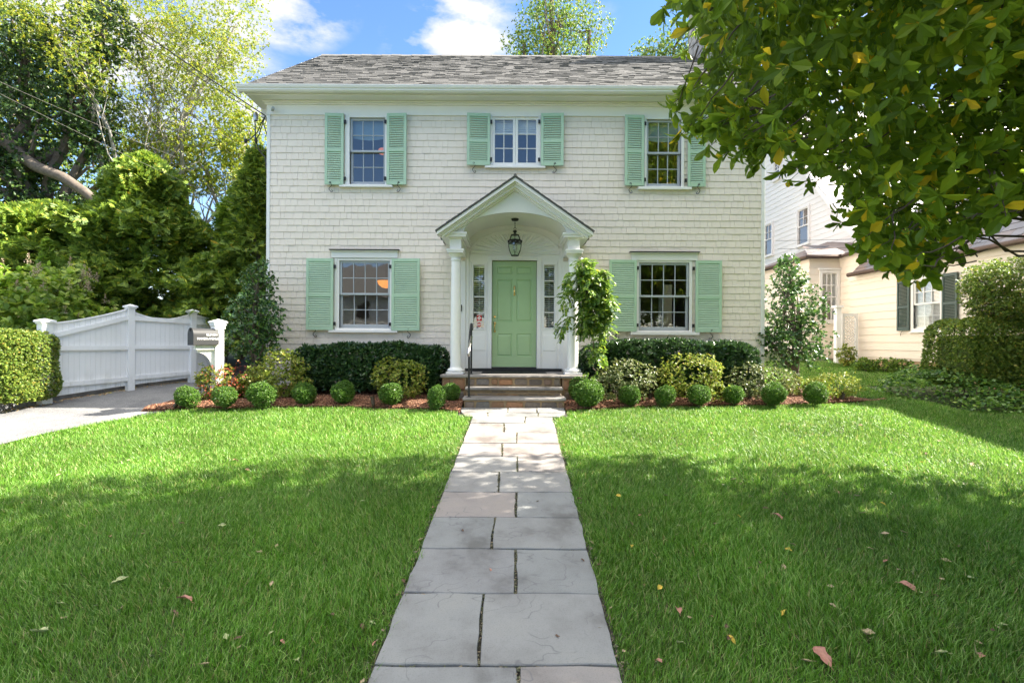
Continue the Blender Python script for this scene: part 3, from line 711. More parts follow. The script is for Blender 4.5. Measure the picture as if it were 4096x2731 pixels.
ch.box(cx0, cx1, cy0, cy1, .6, 12.0); rough_box(ch, cx0, cx1, cy0, cy1, 6.0, 12.0, .22, .035)
cho = ch.build('chimney', M['rubble'], house, bevel=.012)
MB().box(cx0-.09, cx1+.09, cy0-.09, cy1+.09, 12.0, 12.1).build('chimney_cap', M['curb'], cho)
MB().lathe((cx0+cx1)/2, (cy0+cy1)/2, [(.16,12.1),(.13,12.55),(.15,12.57),(.12,12.57)]).build('chimney_pot', M['stucco'], cho)

# ---- windows
def louvre_shutter(w, r, left):
    x0, x1, z0, z1 = r; W_, H_ = (x1-x0), z1-z0
    root_x = x1 if left else x0
    T = Matrix.Translation((root_x, YW-.058, z0)) @ Matrix.Rotation(RAD(3.0) if left else RAD(-3.0), 4, 'Z')
    sgn = -1 if left else 1
    mb = MB(); mb.M = T; st_ = .052; th = .030
    X = lambda a, b: (min(sgn*a, sgn*b), max(sgn*a, sgn*b))
    for a, b in ((0, st_), (W_-st_, W_)): x_, y_ = X(a, b); mb.bbox(x_, y_, -th, 0, 0, H_, .003)
    mid = H_*.485 if H_ > 1.2 else H_*.47
    x_, y_ = X(st_, W_-st_)
    rails = ((0, .075), (mid-.03, mid+.03), (H_-.065, H_))
    for a, b in rails: mb.bbox(x_, y_, -th+.001, -.001, a, b, .002)
    for (a, b) in ((.075, mid-.03), (mid+.03, H_-.065)):
        n = max(3, int(round((b-a)/.0445)))
        for k in range(n):
            zc = a+(k+.5)*(b-a)/n
            mb.add([(x_,-th+.004,zc-.017),(y_,-th+.004,zc-.017),(y_,-.004,zc+.017),(x_,-.004,zc+.017),(x_,-th+.004,zc-.009),(y_,-th+.004,zc-.009),(y_,-.004,zc+.024),(x_,-.004,zc+.024)],
                   [(0,1,5,4),(4,5,6,7),(0,3,2,1)])
    so = mb.build('shutter', M['shutter'], house)
    for zz in (z0+.13, z1-.16):
        a = root_x-(.002 if left else .04); MB().box(a-.018+(.02 if left else 0), a+.045-(0 if left else .02), YW-.075, YW-.046, zz-.035, zz+.035).build('hinge', M['iron'], so)
    hx = x0+W_*(.30 if left else .62); pts = []
    for k in range(25):
        t = k/24; zz = z0+.035-.16*t; xx = hx+(.028*math.sin(t*2*math.pi)*(1 if left else -1))
        pts.append((xx, YW-.100+.03*t, zz))
    e = pts[0]; curl = [(e[0]+.018*math.cos(a)+(.018 if left else -.018)*-1*0-.0, e[1], e[2]+.018*math.sin(a)) for a in np.linspace(0, 4.5, 8)]
    e2 = pts[-1]; curl2 = [(e2[0]+.020*(math.cos(a)-1)*(-1 if left else 1), e2[1], e2[2]-.020*math.sin(a)) for a in np.linspace(0, 5.0, 10)]
    MB().tube(curl[::-1]+pts+curl2, .0065, 6).build('holdback', M['iron'], so, smooth=True)
    return so

def window(w):
    k = w['k']; c, s, si = w['cas'], w['sash'], w['sill']
    mb = MB(); yo = YW-.032
    # casing: flat board then inner stop moulding
    def frame(mb, o, i, y0, y1):
        mb.bbox(o[0], i[0], y0, y1, o[2], o[3], .003); mb.bbox(i[1], o[1], y0, y1, o[2], o[3], .003)
        mb.bbox(i[0], i[1], y0+.0005, y1, i[3], o[3], .002); mb.bbox(i[0], i[1], y0+.0005, y1, o[2], i[2], .002)
    frame(mb, c, (s[0]-.045, s[1]+.045, s[2]-.02, s[3]+.045), yo, YW+.02) if k in ('LL','LR') else None
    frame(mb, (max(c[0], s[0]-.09), min(c[1], s[1]+.09), c[2], c[3]) if k not in ('LL','LR') else (s[0]-.046, s[1]+.046, s[2]-.021, s[3]+.046), s, yo+(.012 if k in ('LL','LR') else -.004), YW+.135)
    if k not in ('LL','LR'): frame(mb, c, (max(c[0], s[0]-.09)+.004, min(c[1], s[1]+.09)-.004, c[2]+.003, c[3]-.003), yo+.010, YW+.02)
    wo = mb.build('window', M['white'], house, label=w['lab'])
    MB().bbox(si[0], si[1], YW-.085, YW+.02, si[2], si[3], .004).build('sill', M['white'], wo)
    if 'crown' in w:
        o, i = w['crown']; hb = MB(); hb.bbox(i[0], i[1], YW-.04, YW+.02, i[2]+.002, i[3]-.02); hb.bbox(i[0]-.015, i[1]+.015, YW-.07, YW+.02, i[3]-.02, i[3]+.005)
        hb.build('head_board', M['white'], wo)
        MB().bbox(o[0], o[1], YW-.10, YW+.02, i[3]+.006, i[3]+.022).build('drip_cap', M['iron'], wo)
    x0, x1, z0, z1 = s
    gl = MB()
    def sash(name, xa, xb, za, zb, y, cols, rows, st, bot, top, m):
        b = MB(); b.bbox(xa, xa+st, y, y+.035, za, zb, .003); b.bbox(xb-st, xb, y, y+.035, za, zb, .003)
        b.bbox(xa+st, xb-st, y+.001, y+.034, za, za+bot, .003); b.bbox(xa+st, xb-st, y+.001, y+.034, zb-top, zb, .003)
        gx0, gx1, gz0_, gz1_ = xa+st, xb-st, za+bot, zb-top
        for i in range(1, cols): xc = gx0+(gx1-gx0)*i/cols; b.bbox(xc-.008, xc+.008, y+.006, y+.030, gz0_, gz1_, .003)
        for j in range(1, rows): zc = gz0_+(gz1_-gz0_)*j/rows; b.bbox(gx0, gx1, y+.0065, y+.0295, zc-.008, zc+.008, .003)
        b.build('sash', m, wo); gl.quad((gx0,y+.02,gz0_),(gx1,y+.02,gz0_),(gx1,y+.02,gz1_),(gx0,y+.02,gz1_))
    if k == 'UM':
        xm = (x0+x1)/2
        sash('s', x0, xm-.002, z0, z1, YW-.004, 2, 3, .05, .055, .05, M['white']); sash('s', xm+.002, x1, z0, z1, YW-.004, 2, 3, .05, .055, .05, M['white'])
    else:
        zm = z0+(z1-z0)*.507
        sash('s', x0, x1, zm-.02, z1, YW+.012, w['cols'], 2, .045, .04, .045, M['sash']); sash('s', x0, x1, z0, zm+.018, YW+.050, w['cols'], 2, .050, .075, .038, M['sash'])
    gl.build('glass', M['glass'], wo)
    # the room behind
    rx0, rx1, rz0, rz1, ry = x0-.9, x1+.9, z0-.7, z1+.35, YW+2.6
    rm = MB(); ym = YW+.15
    rm.quad((rx0,ry,rz0),(rx1,ry,rz0),(rx1,ry,rz1),(rx0,ry,rz1)); rm.quad((rx0,ym,rz0),(rx0,ry,rz0),(rx0,ry,rz1),(rx0,ym,rz1)); rm.quad((rx1,ym,rz0),(rx1,ym,rz1),(rx1,ry,rz1),(rx1,ry,rz0))
    rm.quad((rx0,ym,rz1),(rx0,ry,rz1),(rx1,ry,rz1),(rx1,ym,rz1)); rm.quad((rx0,ym,rz0),(rx1,ym,rz0),(rx1,ry,rz0),(rx0,ry,rz0))
    rm.build('room', M['roomblue'] if k in ('UL','UM') else M['room'], wo)
    if k in ('UL','UR'):
        b = MB(); n = 12
        for i in range(n):
            a, c2 = i/n, (i+1)/n; xa, xb = x0+(x1-x0)*a, x0+(x1-x0)*c2
            za, zb_ = z1-.36-.05*math.sin(math.pi*a), z1-.36-.05*math.sin(math.pi*c2)
            b.quad((xa,YW+.12,za),(xb,YW+.12,zb_),(xb,YW+.12,z1),(xa,YW+.12,z1)); b.quad((xa,YW+.135,za+.07),(xb,YW+.135,zb_+.07),(xb,YW+.12,zb_),(xa,YW+.12,za))
        b.build('roman_shade', M['shade'], wo)
    if k == 'UM':
        b = MB()
        for i in range(6): b.box(x0, x1, YW+.10, YW+.115, z1-.07-i*.045, z1-.03-i*.045)
        b.build('blind', M['blind'], wo)
    if k == 'LR':
        b = MB(); n = 40; cx_ = x0+(x1-x0)*.57; pts = []
        for i in range(n+1): pts.append((cx_+.16*i/n, YW+.24+.025*math.sin(i*1.1)))
        for i in range(n): b.quad((pts[i][0],pts[i][1],z0-.5),(pts[i+1][0],pts[i+1][1],z0-.5),(pts[i+1][0],pts[i+1][1],z1-.42),(pts[i][0],pts[i][1],z1-.42))
        b.build('curtain', M['curtain'], wo)
        b = MB().box(cx_+.17, cx_+.24, YW+1.2, YW+1.22, z0+.05, z1-.55); b.build('far_window', M['white'], wo)
    return wo
for w in WINS:
    window(w)
    for i, r in enumerate(w['sh']): louvre_shutter(w, r, i == 0)
# things hanging in the rooms
wL = WINS[3]['sash']; cxl = wL[0]+(wL[1]-wL[0])*.80; zl = wL[2]+(wL[3]-wL[2])*.74
pl_ = thing('pendant_lamp', 'orange dome shaped pendant lamp hanging inside the lower left window', 'lamp', (cxl, YW+.5, zl-.14))
b = MB(); b.lathe(cxl, YW+.5, [(.02,zl-.15),(.09,zl-.13),(.15,zl-.08),(.185,zl),(.183,zl+.005),(.02,zl+.01)]); b.build('lamp_shade', glow('lit_orange_shade', (.85,.27,.035), .30), pl_, smooth=True)
MB().tube([(cxl,YW+.5,zl+.01),(cxl,YW+.5,wL[3]+.3)], .006).build('cord', M['iron'], pl_)
wU = WINS[0]['sash']; cxu = wU[0]+(wU[1]-wU[0])*.70; zu = wU[2]+(wU[3]-wU[2])*.665
pl_ = thing('chandelier', 'small lit beaded chandelier hanging inside the upper left window', 'lamp', (cxu, YW+.6, zu-.1))
b = MB(); b.sphere((cxu, YW+.6, zu), (.09,.09,.075), 16, 12)
b.build('beads', glow('warm_lit_beads', (.60,.18,.10), .22), pl_)
MB().sphere((cxu+.01, YW+.6, zu+.01), .022).build('bulb', glow('lit_bulb', (1,.45,.18), 1.2), pl_)
MB().tube([(cxu,YW+.6,zu+.09),(cxu,YW+.6,wU[3]+.3)], .005).build('chain', M['iron'], pl_)

# ------------------------------------------------------------------ entrance: white surround, door, sidelights
PF = 1.045                                            # porch floor
sur = MB(); ys0 = YW-.018
# flat white surround up to the arch, cut by door and sidelights
NX = 36; aw = .985
cut = [DOORR]+SL; zt = lambda x: max(3.40, arch_z(x, .99, 3.60, .40))
ex = sorted({HC-aw, HC+aw, *[c[0] for c in cut], *[c[1] for c in cut]})
for i in range(len(ex)-1):
    cx = (ex[i]+ex[i+1])/2; hs = [c for c in cut if c[0] < cx < c[1]]
    zz = [PF+.06]
    for h in hs: zz += [h[2], h[3]]
    zz.append(3.40)
    for j in range(0, len(zz), 2):
        if zz[j+1]-zz[j] > .01: sur.box(ex[i], ex[i+1], ys0, YW+.12, zz[j], zz[j+1])
surround = sur.build('door_surround', M['white'], house)
tp = [(HC-aw, 3.401)]+[(HC+aw*t, zt(HC+aw*t)+.02) for t in np.linspace(-1, 1, NX+1)]+[(HC+aw, 3.401)]
MB().prism(tp, ys0+.0015, YW+.05).build('arch_panel', M['white'], house)
# sunburst: rays on the half-round fan
fan = MB(); fz = 3.43
for k in range(24):
    a = math.pi*(k+.5)/24; ca, sa = math.cos(a), math.sin(a)
    rx, rz = .86, .40
    R1 = 1/math.sqrt((ca/rx)**2+(sa/rz)**2) if True else 1; r0 = .06
    hw = math.pi/24*.30
    p0 = (HC+r0*ca, fz+r0*sa*.6)
    e1 = (HC+R1*math.cos(a-hw), fz+R1*math.sin(a-hw)); e2 = (HC+R1*math.cos(a+hw), fz+R1*math.sin(a+hw)); em = (HC+R1*ca, fz+R1*sa)
    if e1[1] < fz or e2[1] < fz: continue
    fan.add([(p0[0],ys0-.002,p0[1]),(e1[0],ys0-.001,e1[1]),(em[0],ys0-.020,em[1]),(e2[0],ys0-.001,e2[1])], [(0,1,2),(0,2,3)])
fan.build('sunburst', M['white'], house)
am = MB(); pts = [(HC+.90*math.cos(t), ys0-.008, 3.43+.47*math.sin(t)) for t in np.linspace(0, math.pi, 40)]
am.tube(pts, .012, 6); am.bbox(HC-.92, HC+.92, ys0-.014, ys0+.01, 3.408, 3.425); am.build('arch_moulding', M['white'], house)
# casings
cs = MB()
def casing(r, wd, y0, y1, bottom=False):
    cs.bbox(r[0]-wd, r[0]-.001, y0, y1, (r[2]-wd if bottom else PF+.06), r[3]+wd); cs.bbox(r[1]+.001, r[1]+wd, y0, y1, (r[2]-wd if bottom else PF+.06), r[3]+wd)
    cs.bbox(r[0]-.001, r[1]+.001, y0+.0006, y1, r[3], r[3]+wd-.001)
    if bottom: cs.bbox(r[0]-.001, r[1]+.001, y0+.0006, y1, r[2]-wd+.001, r[2])
casing(DOORR, .085, ys0-.020, ys0+.004); casing(DOORR, .022, ys0-.030, ys0+.001)
for r in SL: casing(r, .026, ys0-.012, ys0+.004, True); cs.bbox(r[0]-.055, r[0]-.04, ys0-.012, ys0+.002, PF+.07, r[3]+.06); cs.bbox(r[1]+.04, r[1]+.055, ys0-.012, ys0+.002, PF+.07, r[3]+.06)
for r in SL: cs.bbox(r[0]-.01, r[1]+.01, ys0-.010, ys0+.001, PF+.42, r[2]-.14)
cs.build('casing', M['white'], surround)
# pilasters behind the columns
for s in (-1, 1):
    x = HC+s*1.085; MB().bbox(x-.10, x+.10, YW-.06, YW+.02, PF+.01, 3.27).build('pilaster', M['white'], house)
    MB().bbox(HC+s*.955-.035, HC+s*.955+.035, YW-.04, YW+.02, PF+.05, 3.56).build('pilaster', M['white'], house)
sill = MB().bbox(HC-.96, HC+.96, YW-.075, YW+.02, PF+.004, PF+.058); sill.box(HC-.455, HC+.455, YW-.05, YW+.12, PF+.058, PF+.084); sill.build('threshold', M['rubber'], house)

d = MB(); dx0, dx1, dz0, dz1 = DOORR[0]+.004, DOORR[1]-.004, DOORR[2]+.003, DOORR[3]-.004; yd = YW+.035
def D(px, py): return P(1850+px/3.2675, 1000+py/3.2675, yd)
PAN = [(455,215,652,318),(708,215,903,318),(455,382,652,938),(708,382,903,935),(452,1095,645,1392),(706,1095,900,1392)]
rects_ = []
for a, b, c, e in PAN:
    p, q = D(a, b), D(c, e); rects_.append((p[0], q[0], q[1], p[1]))
cells = subtract((dx0, dx1, dz0, dz1), rects_)
for (a,b,c,e) in cells: d.box(a, b, yd, yd+.045, c, e)
for (a,b,c,e) in rects_:
    s1, s2, s3 = .012, .040, .006
    def ring(m0, m1, y0, y1):
        A0 = [(a+m0,y0,c+m0),(b-m0,y0,c+m0),(b-m0,y0,e-m0),(a+m0,y0,e-m0)]; A1 = [(a+m1,y1,c+m1),(b-m1,y1,c+m1),(b-m1,y1,e-m1),(a+m1,y1,e-m1)]
        d.add(A0+A1, [(i,(i+1)%4,(i+1)%4+4,i+4) for i in range(4)])
    ring(0, s1, yd, yd+.014); ring(s1, s1+.006, yd+.014, yd+.014); ring(s1+.006, s2, yd+.014, yd+.003)
    d.quad((a+s2,yd+.003,c+s2),(b-s2,yd+.003,c+s2),(b-s2,yd+.003,e-s2),(a+s2,yd+.003,e-s2))
door = d.build('door', M['door'], house)
def DX(px, py): return P(1850+px/3.2675, 1000+py/3.2675, yd-.01)
kx, kz = DX(679, 495); _, kz2 = DX(679, 582)
b = MB(); b.sphere((kx,yd-.015,kz),(.022,.015,.03)); b.sphere((kx,yd-.01,kz+.035),(.012,.01,.014)); b.sphere((kx,yd-.012,kz2),(.022,.013,.024)); b.tube([(kx,yd-.035,kz-.01),(kx,yd-.045,(kz+kz2)/2),(kx,yd-.03,kz2+.01)], [.010,.016,.012], 10); b.build('knocker', M['brass'], door, smooth=True)
lx, lz = DX(421, 872); b = MB(); b.M = Matrix.Translation((lx,yd,lz)) @ Matrix.Rotation(RAD(90), 4, 'X'); b.lathe(0,0,[(.026,0),(.026,.008),(.016,.014),(.012,.018)]); b.build('deadbolt', M['brass'], door, smooth=True)
hx, hz = DX(421, 955); _, hz2 = DX(420, 1060); b = MB(); b.sphere((hx,yd-.01,hz),(.03,.012,.03)); b.sphere((hx,yd-.008,hz2),(.024,.010,.024)); b.tube([(hx,yd-.01,hz-.005),(hx,yd-.05,hz-.03),(hx,yd-.055,(hz+hz2)/2),(hx,yd-.04,hz2+.02),(hx,yd-.01,hz2)], [.009,.012,.010,.009,.007], 8); b.build('handle', M['brass'], door, smooth=True)
# sidelights
for si_, r in enumerate(SL):
    fr = MB(); x0, x1, z0, z1 = r
    fr.bbox(x0, x0+.010, YW+.0, YW+.03, z0, z1); fr.bbox(x1-.010, x1, YW+.0, YW+.03, z0, z1); fr.bbox(x0+.01, x1-.01, YW+.001, YW+.03, z0, z0+.010); fr.bbox(x0+.01, x1-.01, YW+.001, YW+.03, z1-.012, z1)
    for k in (1, 2, 3): zz = z0+(z1-z0)*k/4; fr.bbox(x0+.01, x1-.01, YW+.001, YW+.03, zz-.011, zz+.011)
    so = fr.build('sidelight', M['white'], house, label='narrow sidelight %s of the green door%s' % (('left', ', two stickers on its lowest pane') if si_ == 0 else ('right', '')))
    MB().quad((x0,YW+.016,z0),(x1,YW+.016,z0),(x1,YW+.016,z1),(x0,YW+.016,z1)).build('glass', M['glass'], so)
    bl = MB(); n = 29
    for k in range(n):
        zz = z0+.02+(z1-z0-.07)*k/(n-1); bl.add([(x0+.006,YW+.058,zz-.006),(x1-.006,YW+.058,zz-.006),(x1-.006,YW+.078,zz+.009),(x0+.006,YW+.078,zz+.009),(x0+.006,YW+.058,zz-.001),(x1-.006,YW+.058,zz-.001)], [(0,1,5,4),(4,5,2,3),(0,3,2,1)])
    bl.box((x0+x1)/2-.004, (x0+x1)/2+.004, YW+.053, YW+.056, z0, z1-.03); bl.box(x0+.004, x1-.004, YW+.05, YW+.08, z1-.05, z1-.012)
    bl.build('blind', M['blind'], so)
    MB().quad((x0-.2,YW+.9,z0-.3),(x1+.2,YW+.9,z0-.3),(x1+.2,YW+.9,z1+.3),(x0-.2,YW+.9,z1+.3)).build('hall_wall', M['room'], so)
def to_mesh(o):
    bpy.context.view_layer.update(); me = bpy.data.meshes.new_from_object(o.evaluated_get(bpy.context.evaluated_depsgraph_get())); me.name = 'lettering'
    n = bpy.data.objects.new('lettering', me); link(n, o.parent); n.matrix_local = o.matrix_local.copy(); bpy.data.objects.remove(o); return n
def text(s, size, loc, rot, m, parent, ext=.0006, sx=1.0, name='lettering'):
    cu = bpy.data.curves.new(name, 'FONT'); cu.body = s; cu.size = size; cu.align_x = 'CENTER'; cu.align_y = 'CENTER'; cu.extrude = ext; cu.materials.append(m)
    o = bpy.data.objects.new(name, cu); link(o, parent); org = origin_of(parent); o.matrix_local = Matrix.Translation(Vector(loc)-org) @ rot @ Matrix.Diagonal((sx,1,1,1)); return to_mesh(o)
RX90 = Matrix.Rotation(RAD(90), 4, 'X')
sx_, sz_ = P(1850+218/3.2675, 1000+888/3.2675, YW); yg = YW+.006
stk = MB().box(sx_-.050, sx_+.050, yg, yg+.003, sz_-.062, sz_+.062).build('sticker', M['red'], surround, label='red sticker with a white cross')
b = MB(); b.box(sx_-.036, sx_+.036, yg-.003, yg-.001, sz_-.013, sz_+.015); b.box(sx_-.014, sx_+.014, yg-.0032, yg-.0012, sz_-.034, sz_+.036); b.build('cross', M['white'], stk)
b = MB().box(sx_-.008, sx_+.008, yg-.0055, yg-.0035, sz_-.010, sz_+.010); b.build('cross_centre', M['red'], stk)
text('PET ALERT', .020, (sx_, yg-.002, sz_+.050), RX90, M['white'], stk)
text('A.D.T.', .018, (sx_, yg-.002, sz_-.050), RX90, M['white'], stk, name='lettering') if False else text('R.S.L.', .020, (sx_, yg-.002, sz_-.050), RX90, M['white'], stk)
sz2 = P(2048, 1000+977/3.2675, YW)[1]
octa = lambda r: [(sx_+.001+r*math.cos(RAD(22.5+45*k)), sz2+r*math.sin(RAD(22.5+45*k))) for k in range(8)]
st2 = MB().prism(octa(.056), yg, yg+.003).build('sticker', M['white'], surround, label='white and red octagonal security sticker')
b = MB().prism(octa(.048), yg-.003, yg-.001); b.build('red_field', M['red'], st2)
b = MB().box(sx_-.043, sx_+.045, yg-.0055, yg-.0035, sz2-.018, sz2+.018); b.build('white_band', M['white'], st2)
text('PROTECTED', .016, (sx_+.001, yg-.0065, sz2+.008), RX90, M['red'], st2); text('SECURITY', .016, (sx_+.001, yg-.0065, sz2-.009), RX90, M['red'], st2)
# intercom by the left column
ix, iz = P(1843, 1232, YW-.06); b = MB().bbox(ix-.022, ix+.022, YW-.08, YW-.059, iz-.065, iz+.065); db = b.build('doorbell', M['iron'], house); MB().sphere((ix, YW-.082, iz-.02), (.010,.004,.010)).build('button', M['steel'], db)

# ---- portico
YE = 9.33; cyc = YE+.15
for s in (-1, 1):
    x = HC+s*1.085; b = MB()
    n = 14; prof = []
    prof += [(.098+.0*k, z) for k, z in ((0, 1.155),)]
    for k in range(12): t = k/11; prof.append((.098-.012*t**1.6, 1.16+t*(3.185-1.16)))
    b.lathe(x, cyc, prof, 40); co = b.build('column', M['white'], house, smooth=True)
    b = MB(); b.lathe(x, cyc, [(.108,1.085),(.135,1.088),(.150,1.10),(.154,1.115),(.148,1.132),(.132,1.145),(.112,1.150),(.108,1.158),(.100,1.172)], 40); bo = b.build('column_base', M['white'], co, smooth=True)
    MB().bbox(x-.158, x+.158, YE-.008, cyc+.158, 1.048, 1.086).build('plinth', M['white'], co)
    b = MB(); b.lathe(x, cyc, [(.088,3.13),(.100,3.136),(.100,3.150),(.088,3.156),(.088,3.20),(.100,3.215),(.125,3.24),(.133,3.262),(.10,3.266)], 40); b.build('capital', M['white'], co, smooth=True)
    MB().bbox(x-.150, x+.150, YE, cyc+.15, 3.264, 3.300).bbox(x-.160, x+.160, YE-.010, cyc+.16, 3.300, 3.336).build('abacus', M['white'], co)
    # entablature running back to the wall
    b = MB(); b.bbox(x-.105, x+.105, YE+.045, YW-.02, 3.337, 3.520); b.bbox(x-.125, x+.125, YE+.025, YW-.02, 3.520, 3.548)
    b.bbox(min(HC+s*.889, HC+s*1.333), max(HC+s*.889, HC+s*1.333), YE-.03, YW-.02, 3.548, 3.592); b.bbox(min(HC+s*.872, HC+s*1.345), max(HC+s*.872, HC+s*1.345), YE-.045, YW-.02, 3.592, 3.634)
    b.build('entablature', M['white'], house)
# vault
v = MB(); n = 40; A = [(HC+.937*math.cos(t), 3.634+.372*math.sin(t)) for t in np.linspace(math.pi, 0, n+1)]
for i in range(n): v.quad((A[i][0],YE+.02,A[i][1]),(A[i][0],YW-.012,A[i][1]),(A[i+1][0],YW-.012,A[i+1][1]),(A[i+1][0],YE+.02,A[i+1][1]))
v.build('barrel_vault', M['white'], house, smooth=True)
# tympanum with the arch cut out
YR = 9.10; apx = (HC, 4.596); eaL = (HC-1.401, 3.624); eaR = (HC+1.401, 3.624); sl = (4.596-3.624)/1.401
def rake_z(x, drop): return 4.596-drop-abs(x-HC)*sl
t = MB(); X_ = np.concatenate([np.linspace(HC-1.25, HC-.938, 6), [a[0] for a in A], np.linspace(HC+.938, HC+1.25, 6)])
for y, rev in ((YE+.02, False),):
    for i in range(len(X_)-1):
        xa, xb = X_[i], X_[i+1]; lo = lambda q: max(3.634, arch_z(q)) if abs(q-HC) < .9375 else 3.634
        za, zb, ta, tb = lo(xa), lo(xb), rake_z(xa, .10), rake_z(xb, .10)
        if ta <= za or tb <= zb: continue
        t.add([(xa,y,za),(xb,y,zb),(xb,y,tb),(xa,y,ta),(xa,y+.05,za),(xb,y+.05,zb)], [(0,1,2,3),(0,4,5,1)])
t.build('tympanum', M['white'], house)
def rake(mb, drop0, drop1, y0, y1, xo=1.401, zcut=None):
    for s in (-1, 1):
        P4 = [(HC, 4.596-drop0), (HC+s*xo, 4.596-drop0-xo*sl), (HC+s*xo, 4.596-drop1-xo*sl), (HC, 4.596-drop1)]
        if s > 0: P4 = P4[::-1]
        mb.prism(P4, y0, y1)
b = MB(); rake(b, .028, .085, YR+.015, YE+.019, 1.392); b.build('rake_fascia', M['white'], house)
b = MB(); rake(b, .085, .115, YR+.075, YE+.018, 1.36); rake(b, .115, .165, YR+.115, YE+.017, 1.32); rake(b, .165, .20, YE-.035, YE+.0165, 1.25); b.build('rake_moulding', M['white'], house)
b = MB()
for s in (-1, 1):
    q = [(HC, 4.572), (HC+s*1.401, 4.572-1.401*sl), (HC+s*1.401, 4.594-1.401*sl), (HC, 4.594)]
    if s > 0: q = q[::-1]
    b.prism(q, YR, YW+.0)
pr_o = b.build('portico_roof', M['roof'], house)
b = MB()
for s in (-1, 1):
    L_ = math.hypot(1.401, 1.401*sl)
    if s < 0: shingle_plane(b, (HC-1.41, YW, 3.62), (0,-1,0), (1.401, 0, 1.401*sl), YW-YR+.012, L_, .12, [.15,.2,.25], .012)
    else: shingle_plane(b, (HC+1.41, YR-.012, 3.62), (0,1,0), (-1.401, 0, 1.401*sl), YW-YR, L_, .12, [.15,.2,.25], .012)
b.tube([(HC, YR-.012, 4.604), (HC, YW, 4.604)], .028, 6); b.build('shingle_courses', M['roof'], pr_o)
# soffit boards under the portico eaves
b = MB()
for s in (-1, 1):
    q = [(HC+s*.9, 4.571-.9*sl), (HC+s*1.385, 4.571-1.385*sl), (HC+s*1.385, 4.555-1.385*sl), (HC+s*.9, 4.555-.9*sl)]
    if s > 0: q = q[::-1]
    b.prism(q, YE+.02, YW-.001)
b.build('portico_soffit', M['white'], house)

# ------------------------------------------------------------------ steps and piers of fieldstone
steps = thing('front_steps', 'three stone steps with bluestone treads and brown fieldstone risers below the door', 'steps', (HC, 8.8, .54))
def stonework(mb, x0, x1, z0, z1, y, rows):
    zz = np.linspace(z0, z1, rows+1)
    for j in range(rows):
        x = x0
        while x < x1-.01:
            w = RNG.uniform(.10, .38); xb = min(x+w, x1)
            if x1-xb < .08: xb = x1
            a0, a1, c0, c1 = x+.008, xb-.008, zz[j]+.007, zz[j+1]-.007; m = [RNG.uniform(0, .034) for _ in range(8)]
            pts = [(a0+m[0],c0+m[1]*.5),(xb-.008-m[2],c0+m[3]*.5),(a1-m[4]*.3,(c0+c1)/2),(a1-m[4],c1-m[5]*.5),(a0+m[6],c1-m[7]*.5),(a0+m[6]*.2,(c0+c1)/2)]
            pr = RNG.uniform(.006, .022); n = len(pts); cx, cz = sum(p[0] for p in pts)/n, sum(p[1] for p in pts)/n
            vs = [(p[0],y,p[1]) for p in pts]+[(p[0]+(cx-p[0])*.07,y-pr*.7,p[1]+(cz-p[1])*.12) for p in pts]+[(p[0]+(cx-p[0])*.25,y-pr,p[1]+(cz-p[1])*.3) for p in pts]
            mb.add(vs, [(i,(i+1)%n,(i+1)%n+n,i+n) for i in range(n)]+[(i+n,(i+1)%n+n,(i+1)%n+2*n,i+2*n) for i in range(n)]+[tuple(range(2*n,3*n))])
            x = xb
def slab_tread(x0, x1, y0, y1, z, th=.042):
    mb = MB(); n = 30; rows_ = []
    for k in range(n+1):
        x = x0+(x1-x0)*k/n; j = RNG.uniform(-.006, .006); rows_.append([(x,y0+.006+j,z-th),(x,y0+j-.002,z-th*.6+RNG.uniform(-.003,.003)),(x,y0+.004+j,z-.004),(x,y0+.02,z),(x,y1,z),(x,y1,z-th)])
    vs = [p for r in rows_ for p in r]; m = 6
    mb.add(vs, [(i*m+k, (i+1)*m+k, (i+1)*m+k+1, i*m+k+1) for i in range(n) for k in range(m-1)]+[tuple(range(m)), tuple(range(n*m+m-1, n*m-1, -1))]+[((i)*m+m-1,(i+1)*m+m-1,(i+1)*m,i*m) for i in range(n)])
    mb.build('tread', M['flag'], steps)
x0, x1 = HC-.845, HC+.845
for (y, za, zb, rows) in ((8.53, .50, .668, 1), (8.87, .71, .807, 2), (9.17, .85, 1.003, 1)):
    MB().box(x0+.01, x1-.01, y+.002, y+.3, za-.1, zb).build('mortar_backing', M['mortar'], steps)
    b = MB(); stonework(b, x0+.012, x1-.012, za+.0, zb-.004, y+.004, rows); b.build('riser', M['stone'], steps)
slab_tread(x0-.012, x1+.015, 8.495, 8.90, .709); slab_tread(x0+.0, x1-.005, 8.835, 9.20, .849)
slab_tread(x0+.02, x1-.02, 9.125, 10.36, 1.045)
for s in (-1, 1):
    xa, xb = sorted((HC+s*.848, HC+s*1.30)); 
    MB().box(xa+.02, xb-.02, 9.16, 10.38, .4, 1.0).build('pier_core', M['mortar'], steps)
    b = MB(); stonework(b, xa+.022, xb-.022, .52, .995, 9.162, 2)
    zz = [.52, .76, .995]
    for fx, sg_ in ((xa+.02, -1), (xb-.02, 1)):
        for j in range(2):
            y = 9.17
            while y < 10.3: w = RNG.uniform(.18,.4); b.box(fx-.012, fx+.012, y+.008, min(y+w,10.35)-.008, zz[j]+.008, zz[j+1]-.008); y += w
    b.build('pier', M['stone'], steps)
    mb = MB(); n = 10
    mb.bbox(xa-.02, xb+.025, 9.11, 10.365, 1.001, 1.046, .008); mb.build('pier_cap', M['flag'], steps)

mat_ = thing('doormat', 'ribbed black rubber doormat in front of the green door', 'doormat', (HC, 9.8, 1.05))
b = MB(); b.bbox(HC-.62, HC+.62, 9.62, 10.15, 1.048, 1.056)
for k in range(62): xx = HC-.60+k*.0195; b.box(xx, xx+.009, 9.635, 10.14, 1.056, 1.064)
b.build('ribs', M['rubber'], mat_)

